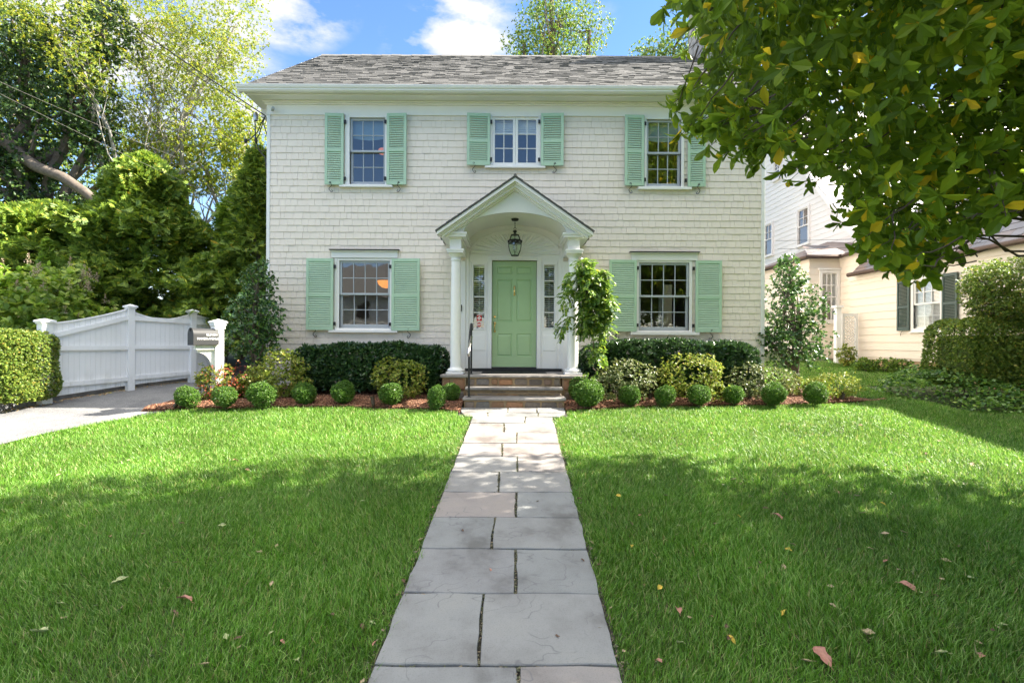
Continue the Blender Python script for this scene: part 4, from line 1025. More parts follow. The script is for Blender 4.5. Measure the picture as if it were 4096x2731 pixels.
hr = thing('handrail', 'black iron handrail with a worn steel grip left of the steps', 'handrail', (-.73, 8.6, .71))
xf, yf = -.725, 8.66; xb_, yb = -.755, 9.52
for (x, y, z0, z1) in ((xf, yf, .705, 1.49), (xb_, yb, 1.046, 1.93)):
    MB().box(x-.016, x+.016, y-.016, y+.016, z0, z1).build('post', M['iron'], hr); MB().box(x-.04, x+.04, y-.04, y+.04, z0, z0+.008).build('base_plate', M['iron'], hr)
MB().tube([(xb_,yb+.10,1.86),(xb_,yb+.06,1.95),(xb_,yb,1.965),(xb_+.008,9.2,1.81),(xf,yf+.05,1.555)], .026, 10).build('top_rail', M['iron'], hr, smooth=True)
MB().tube([(xf+.008,9.02,1.725),(xf,yf+.03,1.55),(xf,yf-.06,1.50),(xf,yf-.085,1.44),(xf,yf-.06,1.40)], [.024,.027,.027,.026,.020], 12).build('grip', M['steel'], hr, smooth=True)

# lantern
LY = 9.84; lx, _ = P(2059.7, 950, LY); lt = thing('lantern', 'black iron glass lantern hanging on a chain from the entrance vault', 'lantern', (lx, LY, 3.3))
zc = lambda py: P(2059, 680+py/3.267, LY)[1]
z_top = 4.003; b = MB(); b.lathe(lx, LY, [(.02,z_top-.045),(.06,z_top-.035),(.072,z_top-.012),(.072,z_top)], 20); b.build('canopy', M['iron'], lt, smooth=True)
ch_ = MB(); zz = z_top-.04; k = 0
while zz > zc(760):
    c = [(lx+(.010*math.cos(a) if k%2 else 0), LY+(0 if k%2 else .010*math.cos(a)), zz-.016+.018*math.sin(a)) for a in np.linspace(0, 2*math.pi, 11)]; ch_.tube(c, .0032, 5); zz -= .028; k += 1
c = [(lx+.024*math.cos(a), LY, zc(770)+.024*math.sin(a)) for a in np.linspace(0, 2*math.pi, 15)]; ch_.tube(c, .004, 6)
ch_.build('chain', M['iron'], lt)
R_ = [(785,.012),(800,.044),(815,.030),(830,.012),(848,.075)]
b = MB(); b.lathe(lx, LY, [(r, zc(y)) for y, r in R_][::-1], 20); b.build('finial', M['iron'], lt, smooth=True)
hexp = lambda r, y: [(lx+r*math.cos(RAD(60*k+30)), LY+r*math.sin(RAD(60*k+30)), zc(y)) for k in range(6)]
fr = MB(); gl = MB(); lv = [(.078,850),(.118,918),(.150,935),(.140,955),(.140,990),(.120,1050),(.072,1118)]
rings = [hexp(r, y) for r, y in lv]
for k in range(6): fr.tube([r[k] for r in rings], .0065, 6)
for ri, th in ((0,.006),(1,.008),(2,.014),(3,.010),(6,.008)):
    fr.tube(rings[ri]+[rings[ri][0]], th, 6)
for a, bq in ((0,1),(3,4),(4,5),(5,6)):
    for k in range(6): gl.quad(rings[a][k], rings[a][(k+1)%6], rings[bq][(k+1)%6], rings[bq][k])
gl.add(rings[6], [(0,1,2,3,4,5)])
fr.build('frame', M['iron'], lt, smooth=False); gl.build('glass', M['lglass'], lt)
b = MB(); b.tube([(lx,LY,zc(850)),(lx,LY,zc(1000))], .005, 6)
for k in range(3):
    a = RAD(120*k+20); x, y = lx+.035*math.cos(a), LY+.035*math.sin(a); b.tube([(lx,LY,zc(1080)),(x,y,zc(1060)),(x,y,zc(1040))], .004, 6); b.lathe(x, y, [(.009,zc(1045)),(.009,zc(990)),(.004,zc(965))], 8)
b.tube([(lx,LY,zc(1118)),(lx,LY,zc(1060))], .005, 6); b.build('candle_cluster', M['steel'], lt)

# security camera at the corner and service cables
scx, scz = P(1093, 438, YW-.1); b = MB(); b.M = Matrix.Translation((scx, YW-.12, scz)) @ Matrix.Rotation(RAD(35), 4, 'Z') @ Matrix.Rotation(RAD(-12), 4, 'X'); b.bbox(-.025, .025, -.05, .05, -.022, .022, .004); sco = b.build('security_camera', M['sash'], house); MB().tube([(scx,YW-.10,scz+.02),(scx-.03,YW-.04,scz+.03)], .006).build('camera_bracket', M['steel'], sco)
def cable(name, label, pts, r, sag=0, m='iron', n=30, group=None):
    a, b_ = Vector(pts[0]), Vector(pts[-1]); L = []
    if len(pts) == 2:
        for k in range(n+1): t = k/n; p = a.lerp(b_, t); p.z -= sag*4*t*(1-t); L.append(p)
    else: L = pts
    o = MB().tube(L, r, 5).build(name, M[m], None, smooth=True); tag(o, label, 'cable', group); return o
corner = Vector((HX0-.12, YW+.12, ZF+.04))
A1 = Vector((-9.6, 8.2, 12.3)); p1 = P(414, -5, 9.6); A1 = Vector((p1[0]*2.0, 9.0, CZ+(p1[1]-CZ)*1.25)); 
q = P(414, 0, 9.8); q0 = Vector((q[0], 9.8, q[1])); A1 = q0+(q0-corner)*1.2
cable('service_cable', 'thick black service cable running down to the upper left corner of the house', [corner, A1], .012, .10)
cable('service_cable', 'thin cable strung just below the thick service cable by the roof corner', [corner+Vector((-.02,.05,-.05)), A1+Vector((0,.2,-.12))], .007, .16)
for (pa, pb, lab, Y0, Y1) in (((0,281),(1150,800),'upper of the two pale overhead wires crossing the trees on the left',10.8,13.5), ((0,328),(1150,905),'lower of the two pale overhead wires crossing the trees on the left',10.6,13.3)):
    a, b_ = P(*pa, Y0), P(*pb, Y1); A, B = Vector((a[0],Y0,a[1])), Vector((b_[0],Y1,b_[1])); cable('overhead_wire', lab, [B, A+(A-B)*.8], .0032, .25, 'barkpale')
lp = thing('drip_loop', 'loops of black cable and connectors hanging at the upper left corner of the house', 'cable loops', (corner.x, corner.y, corner.z-.4))
b = MB(); c = corner
b.tube([c, c+Vector((-.05,-.05,-.15)), c+Vector((-.14,-.05,-.36)), c+Vector((-.28,-.05,-.50)), c+Vector((-.38,0,-.52))], .010, 6)
b.tube([c, c+Vector((-.02,-.08,-.20)), c+Vector((-.10,-.06,-.42)), c+Vector((-.16,-.02,-.46)), c+Vector((-.20,-.02,-.66)), c+Vector((-.05,-.04,-.74)), c+Vector((.06,-.04,-.72)), c+Vector((.06,-.02,-.45)), c+Vector((-.06,0,-.10))], .010, 6)
b.tube([c+Vector((-.22,0,.02)), c+Vector((-.20,0,-.5)), c+Vector((-.12,0,-.72)), c+Vector((.0,0,-.85)), c+Vector((.04,0,-1.2))], .012, 6); b.build('loops', M['iron'], lp, smooth=True)
b = MB(); b.lathe(c.x-.40, c.y, [(.02,c.z-.56),(.035,c.z-.54),(.030,c.z-.48),(.012,c.z-.47)], 8); b.lathe(c.x-.18, c.y-.02, [(.02,c.z-.56),(.035,c.z-.53),(.030,c.z-.46),(.012,c.z-.45)], 8); b.build('connector', M['iron'], lp)
b = MB(); b.lathe(c.x-.20, c.y, [(.04,c.z-.10),(.045,c.z-.06),(.05,c.z+.02),(.03,c.z+.07)], 12); b.build('weatherhead', M['steel'], lp, smooth=True)

# ------------------------------------------------------------------ mailbox
mxp = P(872, 1300, 8.95)[0]; mbx = thing('mailbox', 'dark grey round topped mailbox on a white post with a curved bracket', 'mailbox', (mxp, 8.95, .56))
ph = RAD(53); ux = Vector((-math.cos(ph), -math.sin(ph), 0)); Rz = Matrix.Rotation(math.atan2(ux.y, ux.x), 4, 'Z')   # local +x = towards the box door
T0 = Matrix.Translation((mxp, 8.95, 0)) @ Rz
def lm(): b = MB(); b.M = T0; return b
b = lm(); b.box(-.072, .072, -.072, .072, .5, 1.93); b.build('post', M['white'], mbx, bevel=.006)
b = lm(); b.box(-.085,.085,-.085,.085,1.84,1.875); b.box(-.10,.10,-.10,.10,1.91,1.945); b.box(-.115,.115,-.115,.115,1.945,1.97); b.add([(-.115,-.115,1.97),(.115,-.115,1.97),(.115,.115,1.97),(-.115,.115,1.97),(0,0,2.015)], [(0,1,4),(1,2,4),(2,3,4),(3,0,4)]); b.add([(-.085,-.085,1.875),(.085,-.085,1.875),(.085,.085,1.875),(-.085,.085,1.875),(-.10,-.10,1.91),(.10,-.10,1.91),(.10,.10,1.91),(-.10,.10,1.91)], [(0,1,5,4),(1,2,6,5),(2,3,7,6),(3,0,4,7)]); b.build('post_cap', M['white'], mbx)
def arch_tube(mb, x0, x1, w, z0, zs, n=14):
    pr = [(-w, z0), (w, z0)]+[(w*math.cos(t), zs+w*math.sin(t)) for t in np.linspace(0, math.pi, n)]; N = len(pr)
    mb.add([(x0,y,z) for y,z in pr]+[(x1,y,z) for y,z in pr], [tuple(range(N)), tuple(range(2*N-1,N-1,-1))]+[(i+N,(i+1)%N+N,(i+1)%N,i) for i in range(N)])
b = lm(); arch_tube(b, .03, .42, .112, 1.565, 1.735); bx = b.build('mailbox_body', M['boxdark'], mbx, smooth=True)
b = lm(); arch_tube(b, .42, .435, .119, 1.558, 1.737); dr = b.build('mailbox_door', M['boxdark'], mbx, smooth=True); b = lm(); b.box(.435, .455, -.012, .012, 1.80, 1.84); b.build('door_pull', M['boxdark'], dr)
b = lm(); b.box(.02, .37, -.05, .05, 1.475, 1.562); b.build('support_arm', M['white'], mbx, bevel=.004)
b = lm(); yy = .02; pts = [(.07, 1.475), (.33, 1.475), (.33, 1.435)]+[(.07+.26-.26*math.sin(t)*.92, 1.435-.34*(1-math.cos(t))) for t in np.linspace(0, math.pi/2, 10)]+[(.07, 1.09)]
b.prism(pts, -yy, yy); b.build('curved_bracket', M['white'], mbx)
b = lm(); b.prism([(.09,1.485),(.36,1.485),(.40,1.52),(.36,1.552),(.09,1.552)], .051, .060); b.build('name_board', M['white'], mbx)
# lettering on the side that faces right/forward: local +y side
Rl = T0 @ Matrix.Translation((0,0,0))
side = Matrix(((-1,0,0,0),(0,0,1,0),(0,1,0,0),(0,0,0,1)))
def mtext(s, size, lx_, lz_, sx=1.0):
    cu = bpy.data.curves.new('lettering', 'FONT'); cu.body = s; cu.size = size; cu.align_x = 'CENTER'; cu.align_y = 'CENTER'; cu.extrude = .001; cu.offset = .0008; cu.materials.append(M['white'])
    o = bpy.data.objects.new('lettering', cu); link(o, bx); o.matrix_local = Matrix.Translation(-origin_of(bx)) @ T0 @ Matrix.Translation((lx_, .1135, lz_)) @ side @ Matrix.Diagonal((sx,1,1,1)); to_mesh(o)
mtext('ELEVEN', .052, .145, 1.735, 1.0); mtext('MANOR AVENUE', .052, .205, 1.668, .86)

# ------------------------------------------------------------------ white board fence
fence = thing('fence', 'white board fence with scalloped top and square posts beside the driveway', 'fence', (-8, 10, .6))
FP = [(178,1602,1275),(520,1549,1218),(768,1518,1238),(884,1497,1277)]
posts = []
for (px, pb, pt) in FP:
    x, y = G(px, pb, .05); posts.append((x, y, CZ+ab(px, pb)[1]*y, CZ+ab(px, pt)[1]*y))
cap_on = [1, 0, 1, 1]
for i, (x, y, z0, z1) in enumerate(posts):
    a = math.atan2(posts[min(i+1,3)][1]-posts[max(i-1,0)][1], posts[min(i+1,3)][0]-posts[max(i-1,0)][0]); b = MB(); b.M = Matrix.Translation((x, y, 0)) @ Matrix.Rotation(a, 4, 'Z')
    w = .082 if i == 0 else .062; b.box(-w, w, -w, w, z0-.15, z1-.05); po = b.build('post', M['fence'], fence, bevel=.004)
    b = MB(); b.M = Matrix.Translation((x, y, 0)) @ Matrix.Rotation(a, 4, 'Z'); h = .05
    b.box(-w-.015, w+.015, -w-.015, w+.015, z1-.09, z1-.06); b.box(-w-.035, w+.035, -w-.035, w+.035, z1-.06, z1-.03); c = w+.035; b.add([(-c,-c,z1-.03),(c,-c,z1-.03),(c,c,z1-.03),(-c,c,z1-.03),(0,0,z1+.01)], [(0,1,4),(1,2,4),(2,3,4),(3,0,4)]); b.build('post_cap', M['fence'], po)
topc = [lambda t: 1297+(1235-1297)*(t**1.8 if t < 1 else 1)-6*math.sin(math.pi*t), lambda t: 1234+34*math.sin(math.pi*min(1,t*.9+.1))+22*t-0, lambda t: 1257+34*t**.9]
railc = [[lambda t: 1350+(1266-1350)*t**.92, lambda t: 1392-2*t, lambda t: 1541-28*t], [lambda t: 1272+16*t, lambda t: 1387+1*t, lambda t: 1510-21*t], [lambda t: 1290+6*t, lambda t: 1387, lambda t: 1488-6*t]]
for i in range(3):
    x0, y0, a0, _ = posts[i]; x1, y1, a1, _ = posts[i+1]; pxa, pxb = FP[i][0], FP[i+1][0]
    d_ = Vector((x1-x0, y1-y0, 0)); Ln = d_.length; d_.normalize(); nrm_ = Vector((d_.y, -d_.x, 0))
    def at(s): return x0+d_.x*s, y0+d_.y*s
    def zpix(s, py):
        X, Y = at(s); return CZ+(-(py-1365.5)*CR+( (X/Y)*F )*SR)/F*Y
    n = max(6, int(Ln/.088)); pb_ = MB(); cap = []
    for k in range(n):
        s0, s1 = Ln*k/n+.0025, Ln*(k+1)/n-.0025; t0, t1 = s0/Ln, s1/Ln
        A0, A1_ = at(s0), at(s1); zb0, zb1 = a0+(a1-a0)*t0+.05, a0+(a1-a0)*t1+.05; zt0, zt1 = zpix(s0, topc[i](t0)), zpix(s1, topc[i](t1))
        th = .018; off = nrm_*0; b0 = nrm_*(-th)
        pb_.add([(A0[0],A0[1],zb0),(A1_[0],A1_[1],zb1),(A1_[0],A1_[1],zt1),(A0[0],A0[1],zt0),(A0[0]+b0.x,A0[1]+b0.y,zb0),(A1_[0]+b0.x,A1_[1]+b0.y,zb1),(A1_[0]+b0.x,A1_[1]+b0.y,zt1),(A0[0]+b0.x,A0[1]+b0.y,zt0)],
                [(0,1,2,3),(5,4,7,6),(3,2,6,7),(0,3,7,4),(1,5,6,2)])
    bk = nrm_*(-.006)
    for k in range(n):
        s0, s1 = Ln*k/n, Ln*(k+1)/n; A0, A1_ = at(s0), at(s1)
        pb_.add([(A0[0]+bk.x,A0[1]+bk.y,a0+(a1-a0)*k/n+.06),(A1_[0]+bk.x,A1_[1]+bk.y,a0+(a1-a0)*(k+1)/n+.06),(A1_[0]+bk.x,A1_[1]+bk.y,zpix(s1, topc[i](s1/Ln))-.01),(A0[0]+bk.x,A0[1]+bk.y,zpix(s0, topc[i](s0/Ln))-.01)], [(0,1,2,3)])
    pn = pb_.build('board_panel', M['fence'], fence)
    def strip(mb, zf, h, o0, o1, m=24):
        vs = []
        for k in range(m+1):
            s = Ln*k/m; X, Y = at(s); z = zf(s); a_ = nrm_*o0; c_ = nrm_*o1
            vs += [(X+a_.x,Y+a_.y,z),(X+c_.x,Y+c_.y,z),(X+c_.x,Y+c_.y,z+h),(X+a_.x,Y+a_.y,z+h)]
        fs = [(k*4+j, k*4+(j+1)%4, k*4+4+(j+1)%4, k*4+4+j) for k in range(m) for j in range(4)]
        mb.add(vs, fs+[(3,2,1,0), (m*4,m*4+1,m*4+2,m*4+3)])
    for rf in railc[i]:
        b = MB(); strip(b, lambda s, rf=rf: zpix(s, rf(s/Ln))-.045, .085, .002, .042); b.build('rail', M['fence'], fence)
    b = MB(); strip(b, lambda s: zpix(s, topc[i](s/Ln))-.004, .024, -.03, .022); b.build('top_cap', M['fence'], pn)
# gravel strip between curb and fence
pts = []
for k in range(9000):
    y = RNG.uniform(8.6, 12.8); xc = float(xcurb(y)); xf_ = np.interp(y, [p[1] for p in posts], [p[0] for p in posts]); x = RNG.uniform(min(xf_-.15, xc-.3), xc-.15); pts.append((x, y, -.195+.0861*y-.002))
tag(scatter_chips('gravel', M['gravel'], np.array(pts), .035, dz=0, flat=.5), 'white marble gravel strip at the foot of the white fence', 'gravel')
pts = []
for k in range(520):
    y = RNG.uniform(7.2, 12.5); xc = float(xcurb(y)); x = xc+abs(RNG.normal())*.13; pts.append((x, y, gzs(x, y)+.018))
tag(scatter_chips('leaf_litter', M['dryleaf'], np.array(pts), .045, flat=.4), 'brown leaf litter lying along the driveway curb', 'leaf litter')

# garden spotlights
SPL = [(700,1630,'at the far left end of the bed by the driveway', 25, 40),(1084,1622,'in front of the third boxwood left of the steps', 5, 8),(1493,1622,'between the boxwoods left of the steps, nearest the steps', -12, 15),(2600,1602,'between the second and third boxwood right of the steps', 12, 14),(2998,1600,'between the two middle boxwoods of the right row', 18, 14),(3368,1598,'at the right end of the bed beyond the last boxwood', 22, 35)]
for i, (px, py, where, tilt, yaw) in enumerate(SPL):
    x, y = G(px, py+10); z = -.195+.0861*y
    t = thing('garden_spotlight', 'small bronze garden spotlight '+where, 'garden light', (x, y, z), 'garden spotlights along the beds')
    MB().tube([(x,y,z-.02),(x,y,z+.06)], .010, 6).build('stake', M['bronze'], t)
    b = MB(); b.M = Matrix.Translation((x, y, z+.06)) @ Matrix.Rotation(RAD(tilt), 4, 'Y') @ Matrix.Rotation(RAD(-15), 4, 'X'); b.lathe(0, 0, [(.022,-.02),(.030,.0),(.032,.05),(.034,.115),(.036,.118),(.036,.135),(.030,.135),(.028,.11)], 14); b.build('spot_head', M['bronze'], t, smooth=True)

# ------------------------------------------------------------------ the neighbouring house on the right
NX_, GXW = 10.2, 11.2
nb = thing('neighbour_house', 'pale clapboard house on the right with slate roofs and a low wing', 'house', (12, 14, .9))
def NP(px, py, X):                                    # photo pixel on the plane x = X -> (Y, Z)
    a, b = ab(px, py); Y = X/a; return Y, CZ+b*Y
def clap(mb, X, y0, y1, z0, z1, exp=.205, top=None, holes=()):
    """lap siding on a wall facing -X"""
    z = z0; k = 0
    while z < z1-.02:
        zt = min(z+exp, z1); ya, yb = y0, y1
        if top:
            ya = max(y0, top(zt))
        if yb-ya > .05:
            for (a, b, c, d) in subtract((ya, yb, z, zt), holes):
                mb.add([(X-.020,a,c),(X-.020,b,c),(X-.004,b,d),(X-.004,a,d),(X,a,c),(X,b,c),(X,b,d),(X,a,d)], [(1,0,3,2),(0,1,5,4),(0,4,7,3),(1,2,6,5)])
        z = zt; k += 1
wl_ = (NP(3690,1200,NX_), NP(3761,1200,NX_))
wy0, wy1 = 12.16, 12.98; wz0, wz1 = 2.03, 3.24
b = MB(); clap(b, NX_, 6.5, 15.45, 1.26, 3.62, .212, holes=[(wy0, wy1, wz0, wz1)])
b.box(NX_, NX_+.1, 6.5, wy0, 1.2, 3.64); b.box(NX_, NX_+.1, wy1, 15.45, 1.2, 3.64); b.box(NX_, NX_+.1, wy0, wy1, 1.2, wz0); b.box(NX_, NX_+.1, wy0, wy1, wz1, 3.64)
b.box(NX_+.11, NX_+5, 6.5, 6.6, .5, 3.6); b.box(NX_+.11, NX_+6, 15.35, 15.45, .5, 4.7)
b.build('wing_wall', M['nwall'], nb)
b = MB(); b.bbox(NX_-.04, NX_+.02, 6.5, 15.46, 3.50, 3.66); b.build('wing_frieze', M['nwall'], nb)
MB().box(NX_+.03, NX_+.3, 6.5, 14.75, .3, 1.262).box(NX_+.02, NX_+.3, 14.76, 15.5, .3, 1.75).build('foundation', M['stucco'], nb)
# wing roof
b = MB(); EX, EZ = 10.02, 3.70
b.add([(EX,6.2,EZ),(EX,15.12,EZ),(EX+2.4,15.12,EZ+2.4),(EX+2.4,6.2,EZ+2.4),(EX,6.2,EZ-.05),(EX,15.12,EZ-.05),(EX+2.4,15.12,EZ+2.33),(EX+2.4,6.2,EZ+2.33)], [(0,3,2,1),(4,5,6,7),(0,1,5,4),(1,2,6,5),(0,4,7,3)])
b.add([(EX+2.4,6.2,EZ+2.4),(EX+2.4,15.12,EZ+2.4),(EX+4.8,15.12,EZ),(EX+4.8,6.2,EZ)], [(0,3,2,1)])
wr = b.build('wing_roof', M['slate'], nb)
b = MB(); shingle_plane(b, (EX-.03, 15.13, EZ-.02), (0,-1,0), (1,0,1), 8.9, 3.42, .235, [.22,.28,.33,.38], .016); b.build('slates', M['slate'], wr)
b = MB(); b.tube([(EX-.05,6.2,EZ-.03),(EX-.05,15.2,EZ-.03)], .062, 10); b.build('gutter', M['copper'], nb, smooth=True)
# wing window with dark green shutters
b = MB()
def nframe(mb, X, y0, y1, z0, z1, w, pr=.04):
    mb.box(X-pr, X+.05, y0-w, y0, z0-w, z1+w); mb.box(X-pr, X+.05, y1, y1+w, z0-w, z1+w); mb.box(X-pr+.001, X+.05, y0, y1, z1, z1+w); mb.box(X-pr+.001, X+.05, y0, y1, z0-w, z0)
def nwindow(X, y0, y1, z0, z1, cols, rows, lab, blind=True, sill=True, m='white'):
    b = MB(); nframe(b, X, y0, y1, z0, z1, .075); wo = b.build('window', M['nwhite'], nb, label=lab)
    if sill: MB().box(X-.07, X+.04, y0-.10, y1+.10, z0-.105, z0-.076).build('sill', M['nwhite'], wo)
    b = MB(); zm = (z0+z1)/2; s = .04
    for (za, zb, dx) in ((zm-.015, z1, .0), (z0, zm+.015, .03)):
        b.box(X+dx-.01, X+dx+.025, y0, y0+s, za, zb); b.box(X+dx-.01, X+dx+.025, y1-s, y1, za, zb); b.box(X+dx-.009, X+dx+.024, y0+s, y1-s, za, za+s); b.box(X+dx-.009, X+dx+.024, y0+s, y1-s, zb-s, zb)
        for i in range(1, cols): yc = y0+s+(y1-y0-2*s)*i/cols; b.box(X+dx-.005, X+dx+.02, yc-.010, yc+.010, za+s, zb-s)
        for i in range(1, rows): zc_ = za+s+(zb-za-2*s)*i/rows; b.box(X+dx-.0055, X+dx+.0195, y0+s, y1-s, zc_-.010, zc_+.010)
    b.build('sash', M['nwhite'], wo)
    MB().quad((X+.02,y0,z0),(X+.02,y0,z1),(X+.02,y1,z1),(X+.02,y1,z0)).build('glass', M['glass'], wo)
    if blind:
        b = MB(); n = int((z1-z0)/.032)
        for k in range(n): zz = z0+.02+k*.032; b.add([(X+.075,y0,zz),(X+.075,y1,zz),(X+.095,y1,zz+.024),(X+.095,y0,zz+.024)], [(0,1,2,3)])
        b.build('blind', M['blind'], wo)
    MB().box(X+.3, X+.32, y0-.3, y1+.3, z0-.3, z1+.3).build('room', M['room'], wo)
    return wo
nwindow(NX_, wy0, wy1, wz0, wz1, 3, 2, 'window with white blinds between dark green shutters on the low wing')
MB().box(NX_-.06, NX_+.02, wy0-.12, wy1+.12, wz1+.078, wz1+.15).build('window_head', M['nwhite'], nb)
for (y0, y1, left) in ((wy0-.50, wy0-.09, False), (wy1+.09, wy1+.50, True)):
    b = MB(); s = .05; X = NX_-.05
    b.box(X-.03, X, y0, y0+s, wz0-.05, wz1+.05); b.box(X-.03, X, y1-s, y1, wz0-.05, wz1+.05)
    zm = wz0+.56
    for a, c in ((wz0-.05, wz0+.04), (zm-.03, zm+.03), (wz1-.02, wz1+.05)): b.box(X-.029, X-.001, y0+s, y1-s, a, c)
    for a, c in ((wz0+.04, zm-.03), (zm+.03, wz1-.02)):
        n = int((c-a)/.034)
        for k in range(n): zz = a+(k+.5)*(c-a)/n; b.add([(X-.026,y0+s,zz-.014),(X-.026,y1-s,zz-.014),(X-.003,y1-s,zz+.014),(X-.003,y0+s,zz+.014)], [(0,1,2,3)])
    so = b.build('shutter', M['ngreen'], nb)
    MB().tube([(X-.03, (y0+y1)/2+.06*math.sin(t*2), wz0-.05-.13*t) for t in np.linspace(0, 1, 10)], .007, 5).build('holdback', M['iron'], so)
# tall gable end behind
rk = lambda z: 22.4-(11.52-z)/1.07 if False else (19.86-(z-8.79)/(-1.07)) if False else 17.26+(z-6.0)/1.073
gw = [(22.0, 22.62, *sorted((NP(3061,1024,GXW)[1], NP(3061,906,GXW)[1]))), (19.30, 20.0, 5.47, 6.80), (21.38, 21.85, NP(3110,714,GXW)[1], NP(3110,652,GXW)[1])]
b = MB(); zt_ = 11.6
clap(b, GXW, 15.6, 24.0, 1.2, zt_, .20, top=lambda z: max(15.6, rk(z)), holes=[])
b.add([(GXW,15.6,1.0),(GXW,24,1.0),(GXW,24,zt_+.6),(GXW,rk(zt_),zt_),(GXW,15.6,rk(0)*0+6.0+(15.6-17.26)*1.073)], [(0,1,2,3,4)])
b.build('gable_wall', M['nwhite'], nb)
for g, lab in zip(gw, ('narrow window of the tall gable wall seen beside the near house corner', 'narrow double hung window in the tall gable wall', 'small upper window in the tall gable wall')):
    nwindow(GXW-.045, g[0], g[1], g[2], g[3], 2, 2, lab, blind=False)
    MB().box(GXW-.024, GXW-.0215, g[0], g[1], g[2], g[3]).build('dark_room', M['room'], nb)
# main roof: slope facing the street
b = MB(); ye, ze = 14.9, 6.0+(14.9-17.26)*1.073; yr, zr_ = 22.6, 6.0+(22.6-17.26)*1.073
b.add([(GXW-.25,ye,ze+.12),(GXW+12,ye,ze+.12),(GXW+12,yr,zr_+.12),(GXW-.25,yr,zr_+.12),(GXW-.25,ye,ze),(GXW+12,ye,ze),(GXW+12,yr,zr_),(GXW-.25,yr,zr_)], [(0,1,2,3),(7,6,5,4),(0,3,7,4),(0,4,5,1),(1,5,6,2)])
b.add([(GXW-.25,yr,zr_+.12),(GXW+12,yr,zr_+.12),(GXW+12,yr+7,zr_-6),(GXW-.25,yr+7,zr_-6)], [(0,1,2,3)])
mr = b.build('main_roof', M['slate_sunlit'], nb)
b = MB(); shingle_plane(b, (GXW-.26, ye, ze+.125), (1,0,0), (0,1,1.073), 9.5, 11.2, .26, [.3,.38,.45], .018); b.build('slates', M['slate_sunlit'], mr)
b = MB(); b.add([(GXW-.27,ye,ze-.12),(GXW-.27,yr,zr_-.12),(GXW-.27,yr,zr_+.11),(GXW-.27,ye,ze+.11),(GXW-.20,ye,ze-.12),(GXW-.20,yr,zr_-.12),(GXW-.20,yr,zr_+.11),(GXW-.20,ye,ze+.11)], [(3,2,1,0),(4,5,6,7),(0,1,5,4),(2,3,7,6),(0,4,7,3)]); b.build('rake_board', M['nwhite'], nb)
# low bay projecting to the left, with its own roof and window facing the street
BY, BX = 16.1, 9.35
b = MB(); z = 1.2
while z < 4.3:
    zt2 = min(z+.2, 4.3)
    for (a, b2, c, d) in subtract((BX, NX_+.12, z, zt2), [(9.72, 10.2, 2.35, 3.85)]): b.add([(a,BY-.02,c),(b2,BY-.02,c),(b2,BY-.004,d),(a,BY-.004,d),(a,BY,c),(b2,BY,c)], [(0,1,2,3),(4,5,1,0)])
    z = zt2
b.box(BX, 9.72, BY, BY+.1, .8, 4.3); b.box(10.2, 10.32, BY, BY+.1, .8, 4.3); b.box(9.72,10.2,BY,BY+.1,.8,2.35); b.box(9.72,10.2,BY,BY+.1,3.85,4.3)
clap(b, NX_+.1, 15.2, BY, 1.2, 4.35, .2); clap(b, BX, BY, 19.5, 1.2, 4.3, .2); b.box(NX_+.1, NX_+.2, 15.45, BY, .6, 4.38); b.box(BX, BX+.1, BY+.11, 19.5, .6, 4.3)
b.box(NX_+.1, NX_+1.9, 15.2, 15.3, 3.3, 4.38)
b.build('bay_wall', M['nwall'], nb)
b = MB(); b.add([(BX-.2,BY-.22,4.38),(NX_+.0,BY-.22,4.38),(NX_-.1,15.05,4.42),(GXW+1.2,15.05,4.42),(GXW+1.2,17.2,5.25),(GXW,18.2,5.25),(BX-.2,19.7,4.38)], [(0,1,4,5),(1,2,3,4),(0,5,6)])
b.add([(BX-.2,BY-.22,4.33),(NX_+.0,BY-.22,4.33),(NX_-.1,15.05,4.36),(GXW+1.2,15.05,4.36),(BX-.2,19.7,4.33)], [(0,4,3,1),(1,3,2)]); bo_ = b.build('bay_roof', M['slate'], nb)
b = MB(); shingle_plane(b, (BX-.2, BY-.22, 4.385), (1,0,0), (0.42,1,.42), 1.4, 1.5, .2, [.2,.28,.33], .016); shingle_plane(b, (NX_-.05, BY-.2, 4.40), (0,-1,0), (1,0,.40), 1.0, 1.8, .2, [.2,.28], .016); b.build('slates', M['slate'], bo_)
MB().tube([(BX-.22,19.7,4.33),(BX-.22,BY-.24,4.33),(NX_-.02,BY-.24,4.33),(NX_-.12,15.05,4.37),(NX_+1.2,15.02,4.37)], .05, 8).build('gutter', M['copper'], bo_)
b = MB(); b.box(9.64,9.72,BY-.05,BY+.02,2.27,3.93); b.box(10.2,10.28,BY-.05,BY+.02,2.27,3.93); b.box(9.72,10.2,BY-.049,BY+.02,3.85,3.93); b.box(9.72,10.2,BY-.049,BY+.02,2.27,2.35); b.box(9.60,10.3,BY-.08,BY+.02,3.94,4.0)
wo = b.build('window', M['nwhite'], nb, label='window facing the street behind the holly tree')
b = MB()
for k in (0,1,2,3): x = 9.74+.44*k/3; b.box(x-.012, x+.012, BY-.01, BY+.03, 2.35, 3.85)
for k in range(5): z = 2.37+1.46*k/4; b.box(9.72, 10.2, BY-.009, BY+.029, z-.014, z+.014)
b.build('sash', M['nwhite'], wo); MB().quad((9.72,BY+.02,2.35),(10.2,BY+.02,2.35),(10.2,BY+.02,3.85),(9.72,BY+.02,3.85)).build('glass', M['glass'], wo); MB().box(9.5,10.3,BY+.4,BY+.42,2,4.2).build('room', M['room'], wo)
b = MB()
for k in range(26): z = 3.0+.032*k; b.box(9.73,10.19,BY+.07,BY+.085,z,z+.016)
b.build('blind', M['blind'], wo)
